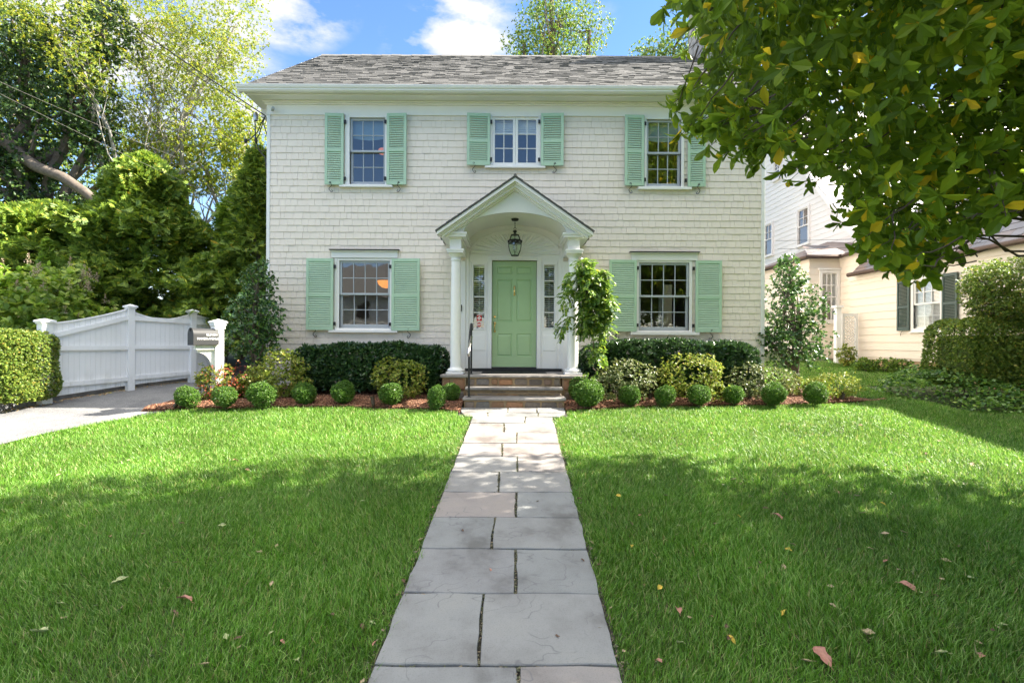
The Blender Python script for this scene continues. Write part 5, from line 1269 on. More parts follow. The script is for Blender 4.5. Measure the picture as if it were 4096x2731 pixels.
# lattice gate between the houses
gt_ = thing('lattice_gate', 'white lattice gate panel standing between the holly tree and the neighbouring wing', 'gate', (9.85, 15.3, 1.1))
b = MB(); gxa, gxb, gy, gza, gzb = 9.66, 10.12, 15.0, 1.12, 2.52
b.box(gxa, gxa+.07, gy-.03, gy+.03, gza, gzb); b.box(gxb-.07, gxb, gy-.03, gy+.03, gza, gzb); b.box(gxa+.07, gxb-.07, gy-.029, gy+.029, gzb-.08, gzb); b.box(gxa+.07, gxb-.07, gy-.029, gy+.029, gza, gza+.08); b.build('frame', M['white'], gt_)
b = MB(); xa, xb2 = gxa+.07, gxb-.07
for s in (1, -1):
    for k in range(-4, 17):
        z = gza+k*.09; pts = []
        x_, zz = xa, z
        a = (xa, z) ; e = (xb2, z+(xb2-xa)) if s > 0 else (xb2, z-(xb2-xa))
        pa, pe = a, e
        def clipz(p, q, zc):
            t = (zc-p[1])/(q[1]-p[1]); return (p[0]+(q[0]-p[0])*t, zc)
        lo, hi = gza+.08, gzb-.08
        if max(pa[1], pe[1]) < lo or min(pa[1], pe[1]) > hi: continue
        if pa[1] < lo: pa = clipz(a, e, lo)
        if pa[1] > hi: pa = clipz(a, e, hi)
        if pe[1] > hi: pe = clipz(a, e, hi)
        if pe[1] < lo: pe = clipz(a, e, lo)
        y = gy-.006*s; b.add([(pa[0],y,pa[1]-.018),(pe[0],y,pe[1]-.018),(pe[0],y,pe[1]+.018),(pa[0],y,pa[1]+.018)], [(0,1,2,3)])
b.build('lattice', M['white'], gt_)
gp = thing('gate_post', 'white gate post with a flat cap left of the lattice gate', 'post', (9.5, 14.9, 1.1)); MB().box(9.40,9.54,14.83,14.97,1.05,2.68).build('post', M['white'], gp); MB().box(9.36,9.58,14.79,15.01,2.68,2.74).build('post_cap', M['white'], gp)
for (pa, pb_, lab) in (((3105,963,14.8),(3450,940,10.5),'upper thin wire from the neighbouring gable to the magnolia'), ((3110,996,14.8),(3330,975,10.5),'lower thin wire from the neighbouring gable to the magnolia')):
    a, c = P(pa[0],pa[1],pa[2]), P(pb_[0]+800,pb_[1]-25,pb_[2]); cable('overhead_wire', lab, [Vector((a[0],pa[2],a[1])), Vector((c[0],pb_[2],c[1]))], .006, .05)

# house across the street (behind the camera, seen mirrored in the windows)
oh = thing('far_house', 'white clapboard house across the street, mirrored in the lower left window', 'house', (-10, -22, -.5))
b = MB()
for k in range(34): z = -.6+k*.18; b.add([(-17,-22+.02,z),(-5,-22+.02,z),(-5,-22,z+.18),(-17,-22,z+.18)], [(0,1,2,3)])
b.box(-17,-5,-30,-22.01,-.6,5.5); b.build('wall', M['nwhite'], oh)
MB().add([(-17.4,-21.6,5.4),(-4.6,-21.6,5.4),(-4.6,-26,8.6),(-17.4,-26,8.6),(-17.4,-30.4,5.4),(-4.6,-30.4,5.4)], [(0,3,2,1),(3,4,5,2),(0,1,5,4)]).build('roof', M['roof'], oh)
for x in (-15.5, -12.5, -9.5, -6.5):
    for z in (.6, 3.5): MB().box(x-.5, x+.5, -21.99, -21.95, z, z+1.4).build('window', M['dark'], oh)

# ------------------------------------------------------------------ vegetation helpers
def limb(mb, a, b, r0, r1, seg=7, wig=.12, sag=0, n=6):
    a, b = Vector(a), Vector(b); L = (b-a).length; pts = []; rr = []
    for k in range(seg+1):
        t = k/seg; p = a.lerp(b, t); w = math.sin(math.pi*t)*wig*L
        p += Vector(RNG.normal(size=3))*w*.35; p.z += sag*L*math.sin(math.pi*t); pts.append(p); rr.append(r0+(r1-r0)*t)
    mb.tube(pts, rr, n); return pts
def blob_points(n, c, R, seed, amp=.18, inner=.72, floor=None):
    d = sphere_dirs(n); r = RNG.uniform(inner**3, 1, n)**(1/3)*lump(d, seed, amp); p = np.array(c)+d*r[:,None]*np.array(R)
    if floor is not None: k = p[:,2] > floor; p, d = p[k], d[k]
    return p, d
def bush(name, label, cat, base, R, mat, nros, per, L, Wd=1.0, seed=1, amp=.16, inner=.7, up=.5, spread=(30, 80), group=None, T=T_LEAF4, zc=None, stems=5, core=None, part='foliage', jit=.1):
    x, y, z = base; t = thing(name, label, cat, base, group); c = (x, y, z+(zc if zc is not None else R[2]))
    p, d = blob_points(nros, c, R, seed, amp, inner, z+.01); p = p+rnd(len(p))*jit*min(R)*.5
    ax = unit(d*(1-up)+np.array([[0,0,1.0]])*up+rnd(len(p))*.25)
    V, Fc = rosettes(p, ax, per, L, Wd, spread, T); npmesh(part, V, Fc, mat, t)
    b = MB(); 
    for k in range(stems):
        a = 2*math.pi*k/stems+seed; limb(b, (x+.02*math.cos(a), y+.02*math.sin(a), z-.03), (x+R[0]*.55*math.cos(a), y+R[1]*.55*math.sin(a), c[2]+R[2]*RNG.uniform(-.2,.5)), .010+.01*min(R), .004, 5)
    b.build('stems', M['twig'], t)
    if core:
        k = MB(); k.sphere(c, tuple(q*core for q in R), 20, 12); o = k.build('inner_foliage', mat, t, smooth=False)
    return t

# ---- clipped boxwood balls: a few shapes built, then copied along the beds
PROTO = []
def boxwood(label, x, y, r, group, k, rz=1.0, sx=1.0):
    z = -.195+.0861*y
    if k >= len(PROTO):
        t = thing('boxwood_ball', label, 'shrub', (x, y, z), group); R = (.26, .26, .25); c = (x, y, z+.30)
        n = 1500; d = sphere_dirs(n); rr = (RNG.uniform(.80, 1.0, n)+(RNG.uniform(0,1,n) > .95)*RNG.uniform(0,.16,n))*lump(d, 40+k, .15); p = np.array(c)+d*rr[:,None]*np.array(R)
        ax = unit(d*.75+np.array([[0,0,.35]])+rnd(n)*.3); V, Fc = rosettes(p, ax, 7, .030, .95, (20, 75)); npmesh('foliage', V, Fc, M['box'], t)
        b = MB(); b.sphere(c, (.165,.165,.155), 16, 10); b.build('inner_foliage', M['box'], t)
        b = MB(); b.tube([(x,y,z-.05),(x+.01,y,z+.12)], [.014,.012], 6)
        for q in range(4): a = q*1.6; limb(b, (x,y,z+.05), (x+.1*math.cos(a), y+.1*math.sin(a), z+.2), .010, .005, 4)
        b.build('stem', M['twig'], t); PROTO.append(t); o = t
    else:
        o = copy_tree(PROTO[k]); 
    o['label'] = label; o['group'] = group; o.location = (x, y, z); o['org'] = (x, y, z); s = r/.26; o.scale = (s*sx, s*sx, s*rz); o.rotation_euler = (0, 0, RNG.uniform(0, 6)); return o
def disp(x, y): return G(x/.5742, y/.5742)
LB = [(430,940,29),(517,940,29),(600,938,33),(698,932,29),(786,931,29),(898,934,31),(1003,942,27),(1037,926,24)]
labs = ['leftmost boxwood ball of the left row, beside the driveway','second boxwood ball from the left, in front of the red shrub','third and widest boxwood ball from the left in the left row','fourth boxwood ball from the left, before the left end of the dark hedge','fifth boxwood ball from the left, standing alone before the dark hedge','sixth boxwood ball from the left, in front of the yellow azalea','upright boxwood ball in front, nearest the left of the steps','small boxwood ball tucked behind against the left step pier']
for i, (x, y, r) in enumerate(LB):
    gx_, gy_ = disp(x, y); boxwood(labs[i], gx_, gy_, .88*r/1176*gy_, 'boxwood balls in the left bed', i % 6, [1,1,1,1,1,1,1.15,1.05][i], [1,1,1.05,1,1,1,.9,.95][i])
RB = [(1352,938,35),(1332,922,29),(1445,934,28),(1527,935,27),(1605,934,28),(1685,931,25),(1778,934,30),(1872,933,29)]
labs = ['largest boxwood ball nearest the right of the steps','boxwood ball half hidden behind the large one at the right step pier','third boxwood ball right of the steps','fourth boxwood ball right of the steps','fifth boxwood ball right of the steps','sixth and smallest boxwood ball right of the steps','seventh boxwood ball right of the steps, left of the holly trunk','rightmost boxwood ball of the right row, right of the holly trunk']
for i, (x, y, r) in enumerate(RB):
    gx_, gy_ = disp(x, y); boxwood(labs[i], gx_, gy_, .88*r/1176*gy_, 'boxwood balls in the right bed', (i+3) % 6, 1.0, [1.1,1,1,1,1.05,1,1,1][i])

# ---- azaleas and loose shrubs
def dbush(name, label, cx, by, wpx, hpx, Y, mat, nros, per, L, seed, cat='shrub', group=None, dd=.8, amp=.30, **k):
    X = (cx-1176)/1176*Y; z = -.195+.0861*Y; rx = wpx/2/1176*Y; top = CZ+(784-by+hpx)/1176*Y if False else CZ+(784-(by-hpx))/1176*Y
    rz = max(.15, (top-z)/2); return bush(name, label, cat, (X, Y, z), (rx, rx*dd, rz), mat, nros, per, L, seed=seed, amp=amp, group=group, **k)
dbush('azalea', 'tall yellow green azalea at the left end of the dark hedge', 645, 925, 120, 110, 9.15, M['azalea'], 950, 6, .048, 3, spread=(25,75))
dbush('azalea', 'lower yellow azalea just left of the tall one behind the third boxwood', 590, 925, 80, 70, 9.1, M['azalea'], 480, 6, .046, 4)
dbush('azalea', 'yellow green azalea in front of the left hedge near the steps', 915, 925, 130, 96, 9.15, M['azalea'], 900, 6, .046, 5)
dbush('azalea', 'small orange tinged azalea at the foot of the mailbox', 492, 925, 85, 88, 8.95, M['azalea'], 480, 6, .044, 6)
dbush('burning_bush', 'twiggy red leaved shrub in front of the mailbox post', 520, 925, 100, 82, 8.95, M['redleaf'], 420, 5, .030, 7, amp=.4, inner=.3, stems=26, jit=.5)
dbush('azalea', 'green azalea between the red shrub and the left holly tree', 560, 925, 60, 60, 9.2, M['azalea'], 300, 6, .046, 8)
dbush('pieris_shrub', 'pale variegated shrub beside the right step pier', 1430, 920, 150, 88, 9.1, M['pieris'], 1000, 7, .045, 9, inner=.6)
dbush('azalea', 'broad yellow green azalea in the middle of the right bed', 1592, 920, 165, 104, 9.2, M['azalea'], 1150, 6, .046, 10)
dbush('pieris_shrub', 'dark green shrub left of the holly trunk in the right bed', 1740, 925, 150, 85, 9.35, M['pieris'], 950, 7, .045, 11)
dbush('azalea', 'low cream azalea right of the holly trunk at the bed end', 1915, 918, 115, 62, 9.4, M['azalea'], 620, 6, .040, 12)
dbush('azalea', 'small azalea left of the holly trunk under its crown', 1825, 915, 70, 55, 9.6, M['azalea'], 300, 6, .040, 13)

# ---- laurel hedges in front of the house
def hedge_box(name, label, x0, x1, y0, y1, z1, mat, n, per, L, seed, Wd=.8, round_=.15, cat='hedge', zb=None, T=T_LEAF4, spread=(20,70)):
    t = thing(name, label, cat, ((x0+x1)/2, (y0+y1)/2, -.195+.0861*(y0+y1)/2)); zb_ = -.195+.0861*(y0+y1)/2+.06 if zb is None else zb
    c = np.array([(x0+x1)/2, (y0+y1)/2, (zb_+z1)/2]); h = np.array([(x1-x0)/2, (y1-y0)/2, (z1-zb_)/2])
    # sample the faces of the box (top, front, ends), pushed in a little and made uneven
    A = np.array([4*h[0]*h[1]*.9, 4*h[0]*h[2], 4*h[1]*h[2]*.8, 4*h[1]*h[2]*.8, 4*h[0]*h[2]*.25]); f = RNG.choice(5, n, p=A/A.sum()); u = RNG.uniform(-1, 1, (n,3)); d = np.zeros((n,3))
    for k, (ax, s) in enumerate(((2,1),(1,-1),(0,-1),(0,1),(1,1))): m_ = f == k; u[m_,ax] = s; d[m_,ax] = s
    un = unit(np.abs(u)**4*np.sign(u)); pn = 5.0; nr = (np.abs(u)**pn).sum(1)**(1/pn); u2 = u/nr[:,None]
    depth = RNG.uniform(0, 1, n)**2*.14; lum = (np.sin(u[:,0]*h[0]*2.7+seed)+np.sin(u[:,0]*h[0]*6.1+u[:,2]*3+seed*2)+np.sin(u[:,2]*4+u[:,1]*5))*.018
    p = c+u2*h+d*(lum[:,None]-depth[:,None]); ax_ = unit(d*.6+un*.3+np.array([[0,0,.45]])+rnd(n)*.28)
    V, Fc = rosettes(p, ax_, per, L, Wd, spread, T); npmesh('foliage', V, Fc, mat, t)
    b = MB(); g = .32 if mat is M['privet'] else .22; b.box(x0+g, x1-g, y0+g, y1-g*.5, zb_+.22, z1-g); 
    b.build('inner_foliage', mat, t, bevel=.08)
    b = MB()
    for k in range(int((x1-x0)/.3)): x = x0+.15+k*.3; b.tube([(x,(y0+y1)/2,zb_-.25),(x+.03,(y0+y1)/2,zb_+.2)], .012, 5)
    b.build('stems', M['twig'], t); return t
hx0 = P(1160,1440,9.5)[0]; hx1 = P(1785,1440,9.5)[0]; hz = P(1500,1385,9.5)[1]
hedge_box('laurel_hedge', 'long dark laurel hedge left of the entrance below the lower left window', hx0, hx1, 9.42, 10.25, hz, M['laurel'], 3300, 8, .085, 1)
hx0 = P(2335,1440,9.5)[0]; hx1 = P(3035,1440,9.6)[0]; hz = P(2700,1372,9.5)[1]
hedge_box('laurel_hedge', 'long dark laurel hedge right of the entrance below the lower right window', hx0, hx1, 9.40, 10.25, hz, M['laurel'], 3700, 8, .085, 2)

# ---- trees
def tree(name, label, base, crowns, mat, nros, per, L, trunk=(.12,.05), seed=1, amp=.25, inner=.45, up=.3, T=T_LEAF4, Wd=1.0, spread=(30,95), bark='bark', limbs=10, group=None, cat='tree', fork=.35, keep=None, lean=(0,0), part='crown', twigs=0):
    t = thing(name, label, cat, base, group); x, y, z = base; vol = [c[3]*c[4]*c[5] for c in crowns]; tot = sum(v**.75 for v in vol); parts = []; b = MB()
    tz = max(c[2] for c in crowns); topc_ = crowns[int(np.argmax(vol))]
    fk = Vector((x+(topc_[0]-x)*fork+lean[0], y+(topc_[1]-y)*fork+lean[1], z+(topc_[2]-z)*fork)); limb(b, (x,y,z-.15), fk, trunk[0], trunk[0]*.75, 6, .05, n=10)
    for i, c in enumerate(crowns):
        n = int(nros*vol[i]**.75/tot); p, d = blob_points(n, c[:3], c[3:6], seed+i*3, amp, inner)
        if keep is not None: k = keep(p); p, d = p[k], d[k]
        if len(p) == 0: continue
        ax = unit(d*(1-up)+np.array([[0,0,1.0]])*up+rnd(len(p))*.45); parts.append(rosettes(p, ax, per, L, Wd, spread, T, off=.3))
        nl = max(2, int(limbs*vol[i]**.75/tot)); sel = p[RNG.integers(0, len(p), nl)]
        st = fk if (Vector(c[:3])-fk).length > .3 else fk
        main = limb(b, st, Vector(c[:3]), trunk[0]*.6, trunk[1], 6, .10, n=8)
        for q in sel:
            s = main[int(RNG.integers(2, len(main)))]; m = limb(b, s, Vector(q), trunk[1]*.7, trunk[1]*.12, 6, .16, n=5)
            for _ in range(twigs):
                e = m[int(RNG.integers(2, len(m)))]; near = p[RNG.integers(0, len(p), 12)]; dd = np.linalg.norm(near-np.array(e), axis=1); limb(b, e, Vector(near[int(np.argmin(dd))]), trunk[1]*.22, trunk[1]*.07, 5, .16, n=4)
    V, Fc = merge(parts); npmesh(part, V, Fc, mat, t); b.build('trunk', M[bark], t, smooth=True); return t
def dc(px, py, Y, wpx, hpx, depth=None):              # crown ellipsoid given in 2352-px display units
    return ((px-1176)/1176*Y, Y, CZ+(784-py)/1176*Y, wpx/2/1176*Y, depth if depth else wpx/2/1176*Y*.9, hpx/2/1176*Y)
def gb(px, Y): return ((px-1176)/1176*Y, Y, float(ground(0, Y)))

# hollies either side of the house
tree('holly_tree', 'dark glossy holly tree at the left corner of the house behind the mailbox', gb(583, 9.75), [dc(580,725,9.75,135,130,.5), dc(578,785,9.7,160,120,.55), dc(592,668,9.8,105,95,.38), dc(598,628,9.8,60,60,.25), dc(625,740,9.7,60,110,.3)], M['holly'], 1150, 6, .062, (.05,.02), 21, .34, .3, .35, limbs=36, Wd=1.25, twigs=2)
tree('holly_tree', 'open glossy holly tree with a bare trunk at the right corner of the house', (5.93, 10.6, .72), [dc(1822,790,10.5,165,110,.7), dc(1825,715,10.5,135,120,.6), dc(1815,640,10.5,80,90,.4), dc(1805,600,10.5,40,50,.25), dc(1760,770,10.5,60,60,.4)], M['holly'], 1700, 6, .060, (.075,.022), 22, .34, .3, .35, limbs=44, Wd=1.25, twigs=2)
# vine at the right column: cascading wisteria
vt = thing('wisteria', 'cascading yellow green wisteria vine at the right porch column', 'vine', (*disp(1372, 905), .60))
Yv = 8.98; parts = []; sp = []
for (px, py, w, h, n) in ((1345,612,45,50,60),(1352,660,70,95,140),(1362,710,66,85,110),(1378,640,45,55,50),(1390,690,38,75,55),(1345,740,42,46,45),(1298,745,36,50,18),(1308,650,22,70,18),(1300,690,20,60,12),(1365,790,40,40,16),(1375,825,30,50,9),(1385,750,40,50,26),(1355,870,30,40,6)):
    c = dc(px, py, Yv, w, h, .22); p, d = blob_points(n, c[:3], c[3:6], px, .2, .3); sp.append(p)
sp = np.concatenate(sp); n = len(sp)
# compound leaves: a drooping rachis with paired leaflets
dirn = unit(np.stack([sp[:,0]-(1355-1176)/1176*Yv, (sp[:,1]-Yv)-.25, np.zeros(n)],1)*1.2+rnd(n)*.45+np.array([[0,0,-.55]]))
V_, F_, pos, dd, nn = [], [], [], [], []
for k in range(6):
    for s in (-1, 1):
        off = dirn*(k*.032)+np.array([[0,0,-.006*k*k*.35]]); side_ = unit(np.cross(dirn, np.array([[0,0,1.0]])+rnd(n)*.1)); pos.append(sp+off*.8); dd.append(unit(side_*s+dirn*.75+np.array([[0,0,-.25]]))); nn.append(unit(np.cross(dirn, side_)*-1+rnd(n)*.25))
pos, dd, nn = np.concatenate(pos), np.concatenate(dd), np.concatenate(nn); V, Fc = inst(T_LEAF4, pos, dd, nn, RNG.uniform(.055,.085,len(pos)), 1.15); npmesh('foliage', V, Fc, M['vine'], vt)
b = MB(); g0 = disp(1372, 905)
st_ = limb(b, (g0[0], g0[1], .55), ((1362-1176)/1176*Yv, Yv, CZ+(784-780)/1176*Yv), .012, .010, 8, .12); st2 = limb(b, st_[-1], ((1340-1176)/1176*Yv, Yv, CZ+(784-600)/1176*Yv), .012, .008, 8, .06)
for q in sp[RNG.integers(0, n, 40)]: limb(b, st2[int(RNG.integers(0, 8))], q, .005, .002, 5, .15, n=4)
b.build('stem', M['twig'], vt)

# ---- left hedge, hydrangea, conifers
hedge_box('privet_hedge', 'clipped rounded hedge at the left edge of the photo, half in sun', -10.2, -8.12, 8.1, 9.4, P(100,1318,8.6)[1], M['privet'], 13000, 7, .038, 5, 1.1, zb=.50)
hy = dbush('hydrangea', 'bright green panicle hydrangea with faded flower heads above the left hedge', 95, 905, 330, 275, 11.0, M['hydr'], 1500, 6, .13, 15, cat='shrub', inner=.4, Wd=1.1, T=T_MAG, amp=.22, dd=.6)
p, d = blob_points(70, (hy.location.x, hy.location.y, hy.location.z+1.35), (1.6, .8, 1.35), 15, .2, .95); p = p[p[:,2] > 1.7]; n = 60; q = np.repeat(p, n, 0); t_ = RNG.uniform(0, 1, len(q)); q = q+np.stack([RNG.normal(size=len(q))*.045*(1-t_), RNG.normal(size=len(q))*.045*(1-t_), t_*.22],1); V, Fc = inst(T_LEAF4, q, rnd(len(q)), rnd(len(q)), .028, 1.4); npmesh('flower_heads', V, Fc, M['hydrf'], hy)
def conifer(name, label, base, H, R, mat, n, L, seed, top=.0, bulge=.8, group=None):
    x, y, z = base; t = thing(name, label, 'tree', base, group); h = RNG.uniform(0.02, 1, n)**.8; a = RNG.uniform(0, 2*math.pi, n)
    prof = np.minimum(1, (1-h)**bulge*1.25)*(.85+.15*np.sin(h*23+seed)); rr = R*prof*RNG.uniform(.62, 1.05, n)*(1+.14*np.sin(a*5+h*11+seed)+.10*np.sin(a*11-h*17))+top
    p = np.stack([x+rr*np.cos(a), y+rr*np.sin(a), z+.25+h*(H-.25)],1); out = np.stack([np.cos(a), np.sin(a), np.zeros(n)],1)
    d = unit(out*.8+np.array([[0,0,.25]])*RNG.uniform(-.8,1.8,(n,1))+rnd(n)*.35); nn = unit(np.array([[0,0,1.0]])*.6+out*.4+rnd(n)*.45); V, Fc = inst(T_FROND, p-d*L*.4, d, nn, RNG.uniform(.7,1.35,n)*L, 1.5); npmesh('foliage', V, Fc, mat, t)
    b = MB(); b.tube([(x,y,z-.2),(x,y,z+H*.9)], [.06+.03*H*.3,.01], 8)
    for k in range(40): hh = RNG.uniform(.08,.9); aa = RNG.uniform(0,6.3); r_ = R*min(1,(1-hh)**bulge*1.2)*.8; limb(b, (x,y,z+hh*H*.95), (x+r_*math.cos(aa), y+r_*math.sin(aa), z+hh*H+.2), .02, .006, 4, n=4)
    b.build('trunk', M['bark'], t); return t
conifer('arborvitae', 'broad dense cedar towering behind the middle of the white fence', (-9.75, 13.6, .97), 5.55, 2.05, M['cedar'], 14000, .23, 31, bulge=.55)
conifer('arborvitae', 'wide shaded cedar behind the hydrangea at the far left', (-13.1, 14.6, 1.0), 4.5, 2.9, M['cedar'], 13000, .24, 32, bulge=.5)
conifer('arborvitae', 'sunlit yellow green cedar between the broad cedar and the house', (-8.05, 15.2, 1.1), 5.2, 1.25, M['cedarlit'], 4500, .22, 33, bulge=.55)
conifer('arborvitae', 'narrow dark cedar standing against the left side of the house', (-6.55, 13.2, .95), 5.6, .95, M['cedar'], 5200, .21, 34, bulge=.45)
conifer('dwarf_conifer', 'small cone shaped golden green conifer poking up behind the hydrangea', (-10.9, 12.0, .85), 3.1, .55, M['cedarlit'], 1500, .15, 35, bulge=.9)
conifer('arborvitae', 'dark cedar filling the gap behind the mailbox and the left holly', (-7.3, 13.0, .95), 2.9, 1.4, M['cedar'], 4200, .21, 36, bulge=.4)

tree('ivy_covered_tree', 'tall tree thickly covered in dark ivy at the upper left', (-13.6, 15.6, 1.1), [dc(60,120,15.6,230,240,1.3), dc(185,235,15.6,150,230,1.1), dc(235,70,15.8,120,200,1.0), dc(55,330,15.5,180,260,1.2), dc(20,520,15.4,260,300,1.3), dc(215,330,15.7,100,120,.8), dc(-140,200,15.6,260,500,1.6), dc(120,480,15.9,150,180,.9)], M['ivy2'], 12500, 7, .090, (.30,.10), 41, .28, .35, .3, Wd=1.3, limbs=40)
ivt = [o for o in bpy.data.objects if o.name.startswith('ivy_covered_tree')][0]
pp = [P(40,560,15.4), P(110,640,15.2), P(160,668,15.0), P(250,710,14.9), P(330,770,14.8), P(420,830,14.8), P(520,960,14.9), P(640,1080,14.9)]; MB().tube([(a+.03*math.sin(i*2.1), 15.1-.06*i, c+.03*math.cos(i*1.7)) for i, (a, c) in enumerate(pp)], [.18,.17,.155,.145,.13,.125,.11,.10], 12).build('limb', M['bark'], ivt, smooth=True)
tree('birch_tree', 'airy yellow green birch with long drooping twigs arching towards the roof', (-12.3, 17.0, 1.2), [dc(330,60,17,330,260,2.0), dc(470,140,17,260,240,1.8), dc(420,260,17.3,330,220,2.0), dc(540,60,17,130,200,1.2), dc(300,330,17.5,260,200,1.6), dc(110,60,14.6,260,150,1.2), dc(190,170,14.9,120,140,.9)], M['birch'], 9500, 7, .075, (.12,.035), 42, .35, .35, .1, Wd=.9, bark='barkpale', limbs=70, twigs=4, spread=(20,120))
tree('birch_tree', 'lower leafy yellow green tree behind the cedars beside the house', (-9.6, 18.5, 1.3), [dc(560,330,18.5,130,230,1.6), dc(470,380,18.5,170,180,1.6), dc(585,440,18.5,90,160,1.4), dc(380,380,18.5,200,160,1.5)], M['birch'], 5200, 7, .085, (.14,.06), 43, .3, .35, .2, bark='barkpale', limbs=40, twigs=3)
tree('broadleaf_tree', 'mid green tree in the background at the far left behind the ivy', (-19, 20, 1.3), [dc(40,420,20,320,340,2.6), dc(240,420,20,260,260,2.4), dc(-60,200,20,260,420,3), dc(100,200,20.5,300,300,2.4)], M['maple'], 7140, 6, .115, (.3,.1), 44, .3, .4, .2, limbs=24)
tree('broadleaf_tree', 'round green tree rising behind the middle of the roof', (2.1, 27, 1.3), [dc(1272,60,27,200,170,2.4), dc(1200,95,27,110,90,1.6), dc(1350,70,27,100,110,1.5), dc(1262,0,27,130,100,1.6), dc(1275,170,27,220,160,2.4)], M['maple'], 3570, 6, .115, (.3,.1), 45, .32, .35, .2, limbs=40, twigs=2)
tree('broadleaf_tree', 'yellow tipped tree rising behind the roof beside the chimney', (7.6, 25, 1.3), [dc(1545,110,25,130,90,1.5), dc(1480,125,25,80,50,1.2), dc(1600,85,25,110,130,1.5), dc(1540,190,25,200,140,2)], M['maple'], 2550, 6, .115, (.25,.08), 46, .32, .35, .2, limbs=30, twigs=2)
tree('broadleaf_tree', 'tall tree behind the roof hidden by the magnolia', (13, 29, 1.3), [dc(1800,40,29,260,300,3), dc(1950,120,29,260,260,3)], M['maple'], 1600, 6, .20, (.3,.1), 47, .3, .4, .2, limbs=20) if False else None

# ---- right-hand clipped shrubs, ivy mound
hedge_box('clipped_hedge', 'large clipped green hedge at the right edge below the cloud pruned ball', 8.22, 11.8, 9.15, 10.5, P(3900,1268,9.3)[1], M['privet'], 12000, 7, .048, 7, 1.1, zb=.75)
tree('clipped_shrub', 'cloud pruned round shrub with bare stems above the right hedge', (9.0, 9.9, .66), [dc(2330,662,9.6,220,150,.75), dc(2275,640,9.5,110,90,.5), dc(2290,700,9.5,110,70,.5)], M['privet'], 3400, 7, .045, (.05,.03), 51, .10, .55, .4, limbs=24, Wd=1.1)
im = thing('ivy_mound', 'low mound of dark ivy under the right hedge', 'ivy', (8.6, 9.2, .6)); n = 5200; u = RNG.uniform(0, 1, n); v = RNG.uniform(0, 1, n); 
ix0 = 7.45+.25*np.sin(v*7); px_ = ix0+(11.8-ix0)*u; fr_ = 8.55+.22*np.sin(px_*2.2)-.1*(px_-8); py_ = fr_+(10.6-fr_)*v; hgt = .42*np.minimum(1, (py_-fr_)/.8)**.7*np.minimum(1, (px_-ix0)/.5)**.7+.04*np.sin(px_*6+py_*5)
p = np.stack([px_, py_, -.195+.0861*py_+np.maximum(hgt, .03)+RNG.uniform(-.06,.03,n)],1); a = unit(np.stack([RNG.normal(size=n)*.5, -.55+RNG.normal(size=n)*.4, .2+RNG.normal(size=n)*.25],1)); V, Fc = inst(T_LEAF4, np.repeat(p,2,0)+rnd(2*n)*.03, np.repeat(a,2,0)+rnd(2*n)*.4, np.array([[0,-.3,1.0]])+rnd(2*n)*.35, RNG.uniform(.05,.085,2*n), 1.7); npmesh('foliage', V, Fc, M['ivy'], im)
dbush('foundation_shrub', 'small ragged shrub against the lattice gate', 1945, 855, 38, 60, 14.2, M['azalea'], 260, 6, .06, 61)
for i, (cx, lab, w) in enumerate(((1985,'small low plant at the foundation, nearest the gate',45),(2030,'low leafy plant at the foundation, middle one',60),(2068,'low leafy plant at the foundation, nearest the hedge',50))):
    dbush('foundation_plant', lab, cx, 860, w, 22, 13.2, M['vine'], 160, 6, .06, 62+i, group='low plants along the peach foundation')

# ---- magnolia: big crown on the right, trunk outside the picture
sil = np.array([(1520,-400),(1530,0),(1560,25),(1585,70),(1600,120),(1615,175),(1625,205),(1535,222),(1540,262),(1590,285),(1640,300),(1700,345),(1760,372),(1830,388),(1880,405),(1905,400),(1945,470),(1965,510),(1975,555),(2020,590),(2060,610),(2100,640),(2140,620),(2175,560),(2215,530),(2262,500),(2300,470),(2360,440),(2800,460),(6000,700)], float)
def keep_mag(p):
    Y = np.maximum(p[:,1], .05); X = p[:,0]; Zr = p[:,2]-CZ
    px = 1176+1176*X/Y; py = 784-1176*Zr/Y; m = .09/Y*1176*.55
    lim = np.interp(px+m*.2, sil[:,0], sil[:,1]); rag = -14+22*np.sin(px*.043+Y*2)+16*np.sin(px*.11+1-Y*3)+9*np.sin(px*.23+Y)-10
    inframe = (px > -200) & (px < 2500) & (py > -300)
    ok = np.where(inframe, (py < lim-m+rag) & (px > np.interp(py, [-100, 60, 130, 200, 225, 262, 300], [1525, 1575, 1605, 1610, 1545, 1550, 1620])+m*.9+16*np.sin(py*.09+Y*4)), px > 1250)
    ok &= ~((p[:,1] < 2.5) & inframe) & (p[:,1] > 1.2)
    return ok & ((p[:,2] > 1.9+.0861*Y) | (px > 2360))
mg = thing('magnolia_tree', 'large overhanging magnolia with broad green and a few yellow leaves at the upper right', 'tree', (6.4, 3.3, .09))
NM = 14500; d = sphere_dirs(NM); rr = RNG.uniform(0, 1, NM)**(1/3); p = np.array([5.4, 4.0, 5.5])+d*rr[:,None]*np.array([5.0, 2.9, 3.9]); k = keep_mag(p); p = p[k]
ex_ = RNG.uniform(0,1,(5200,3))*np.array([3.7, 3.0, 3.1])+np.array([.95, 2.7, 2.2]); ex_ = ex_[keep_mag(ex_)]; p = np.concatenate([p, ex_[:3000]])
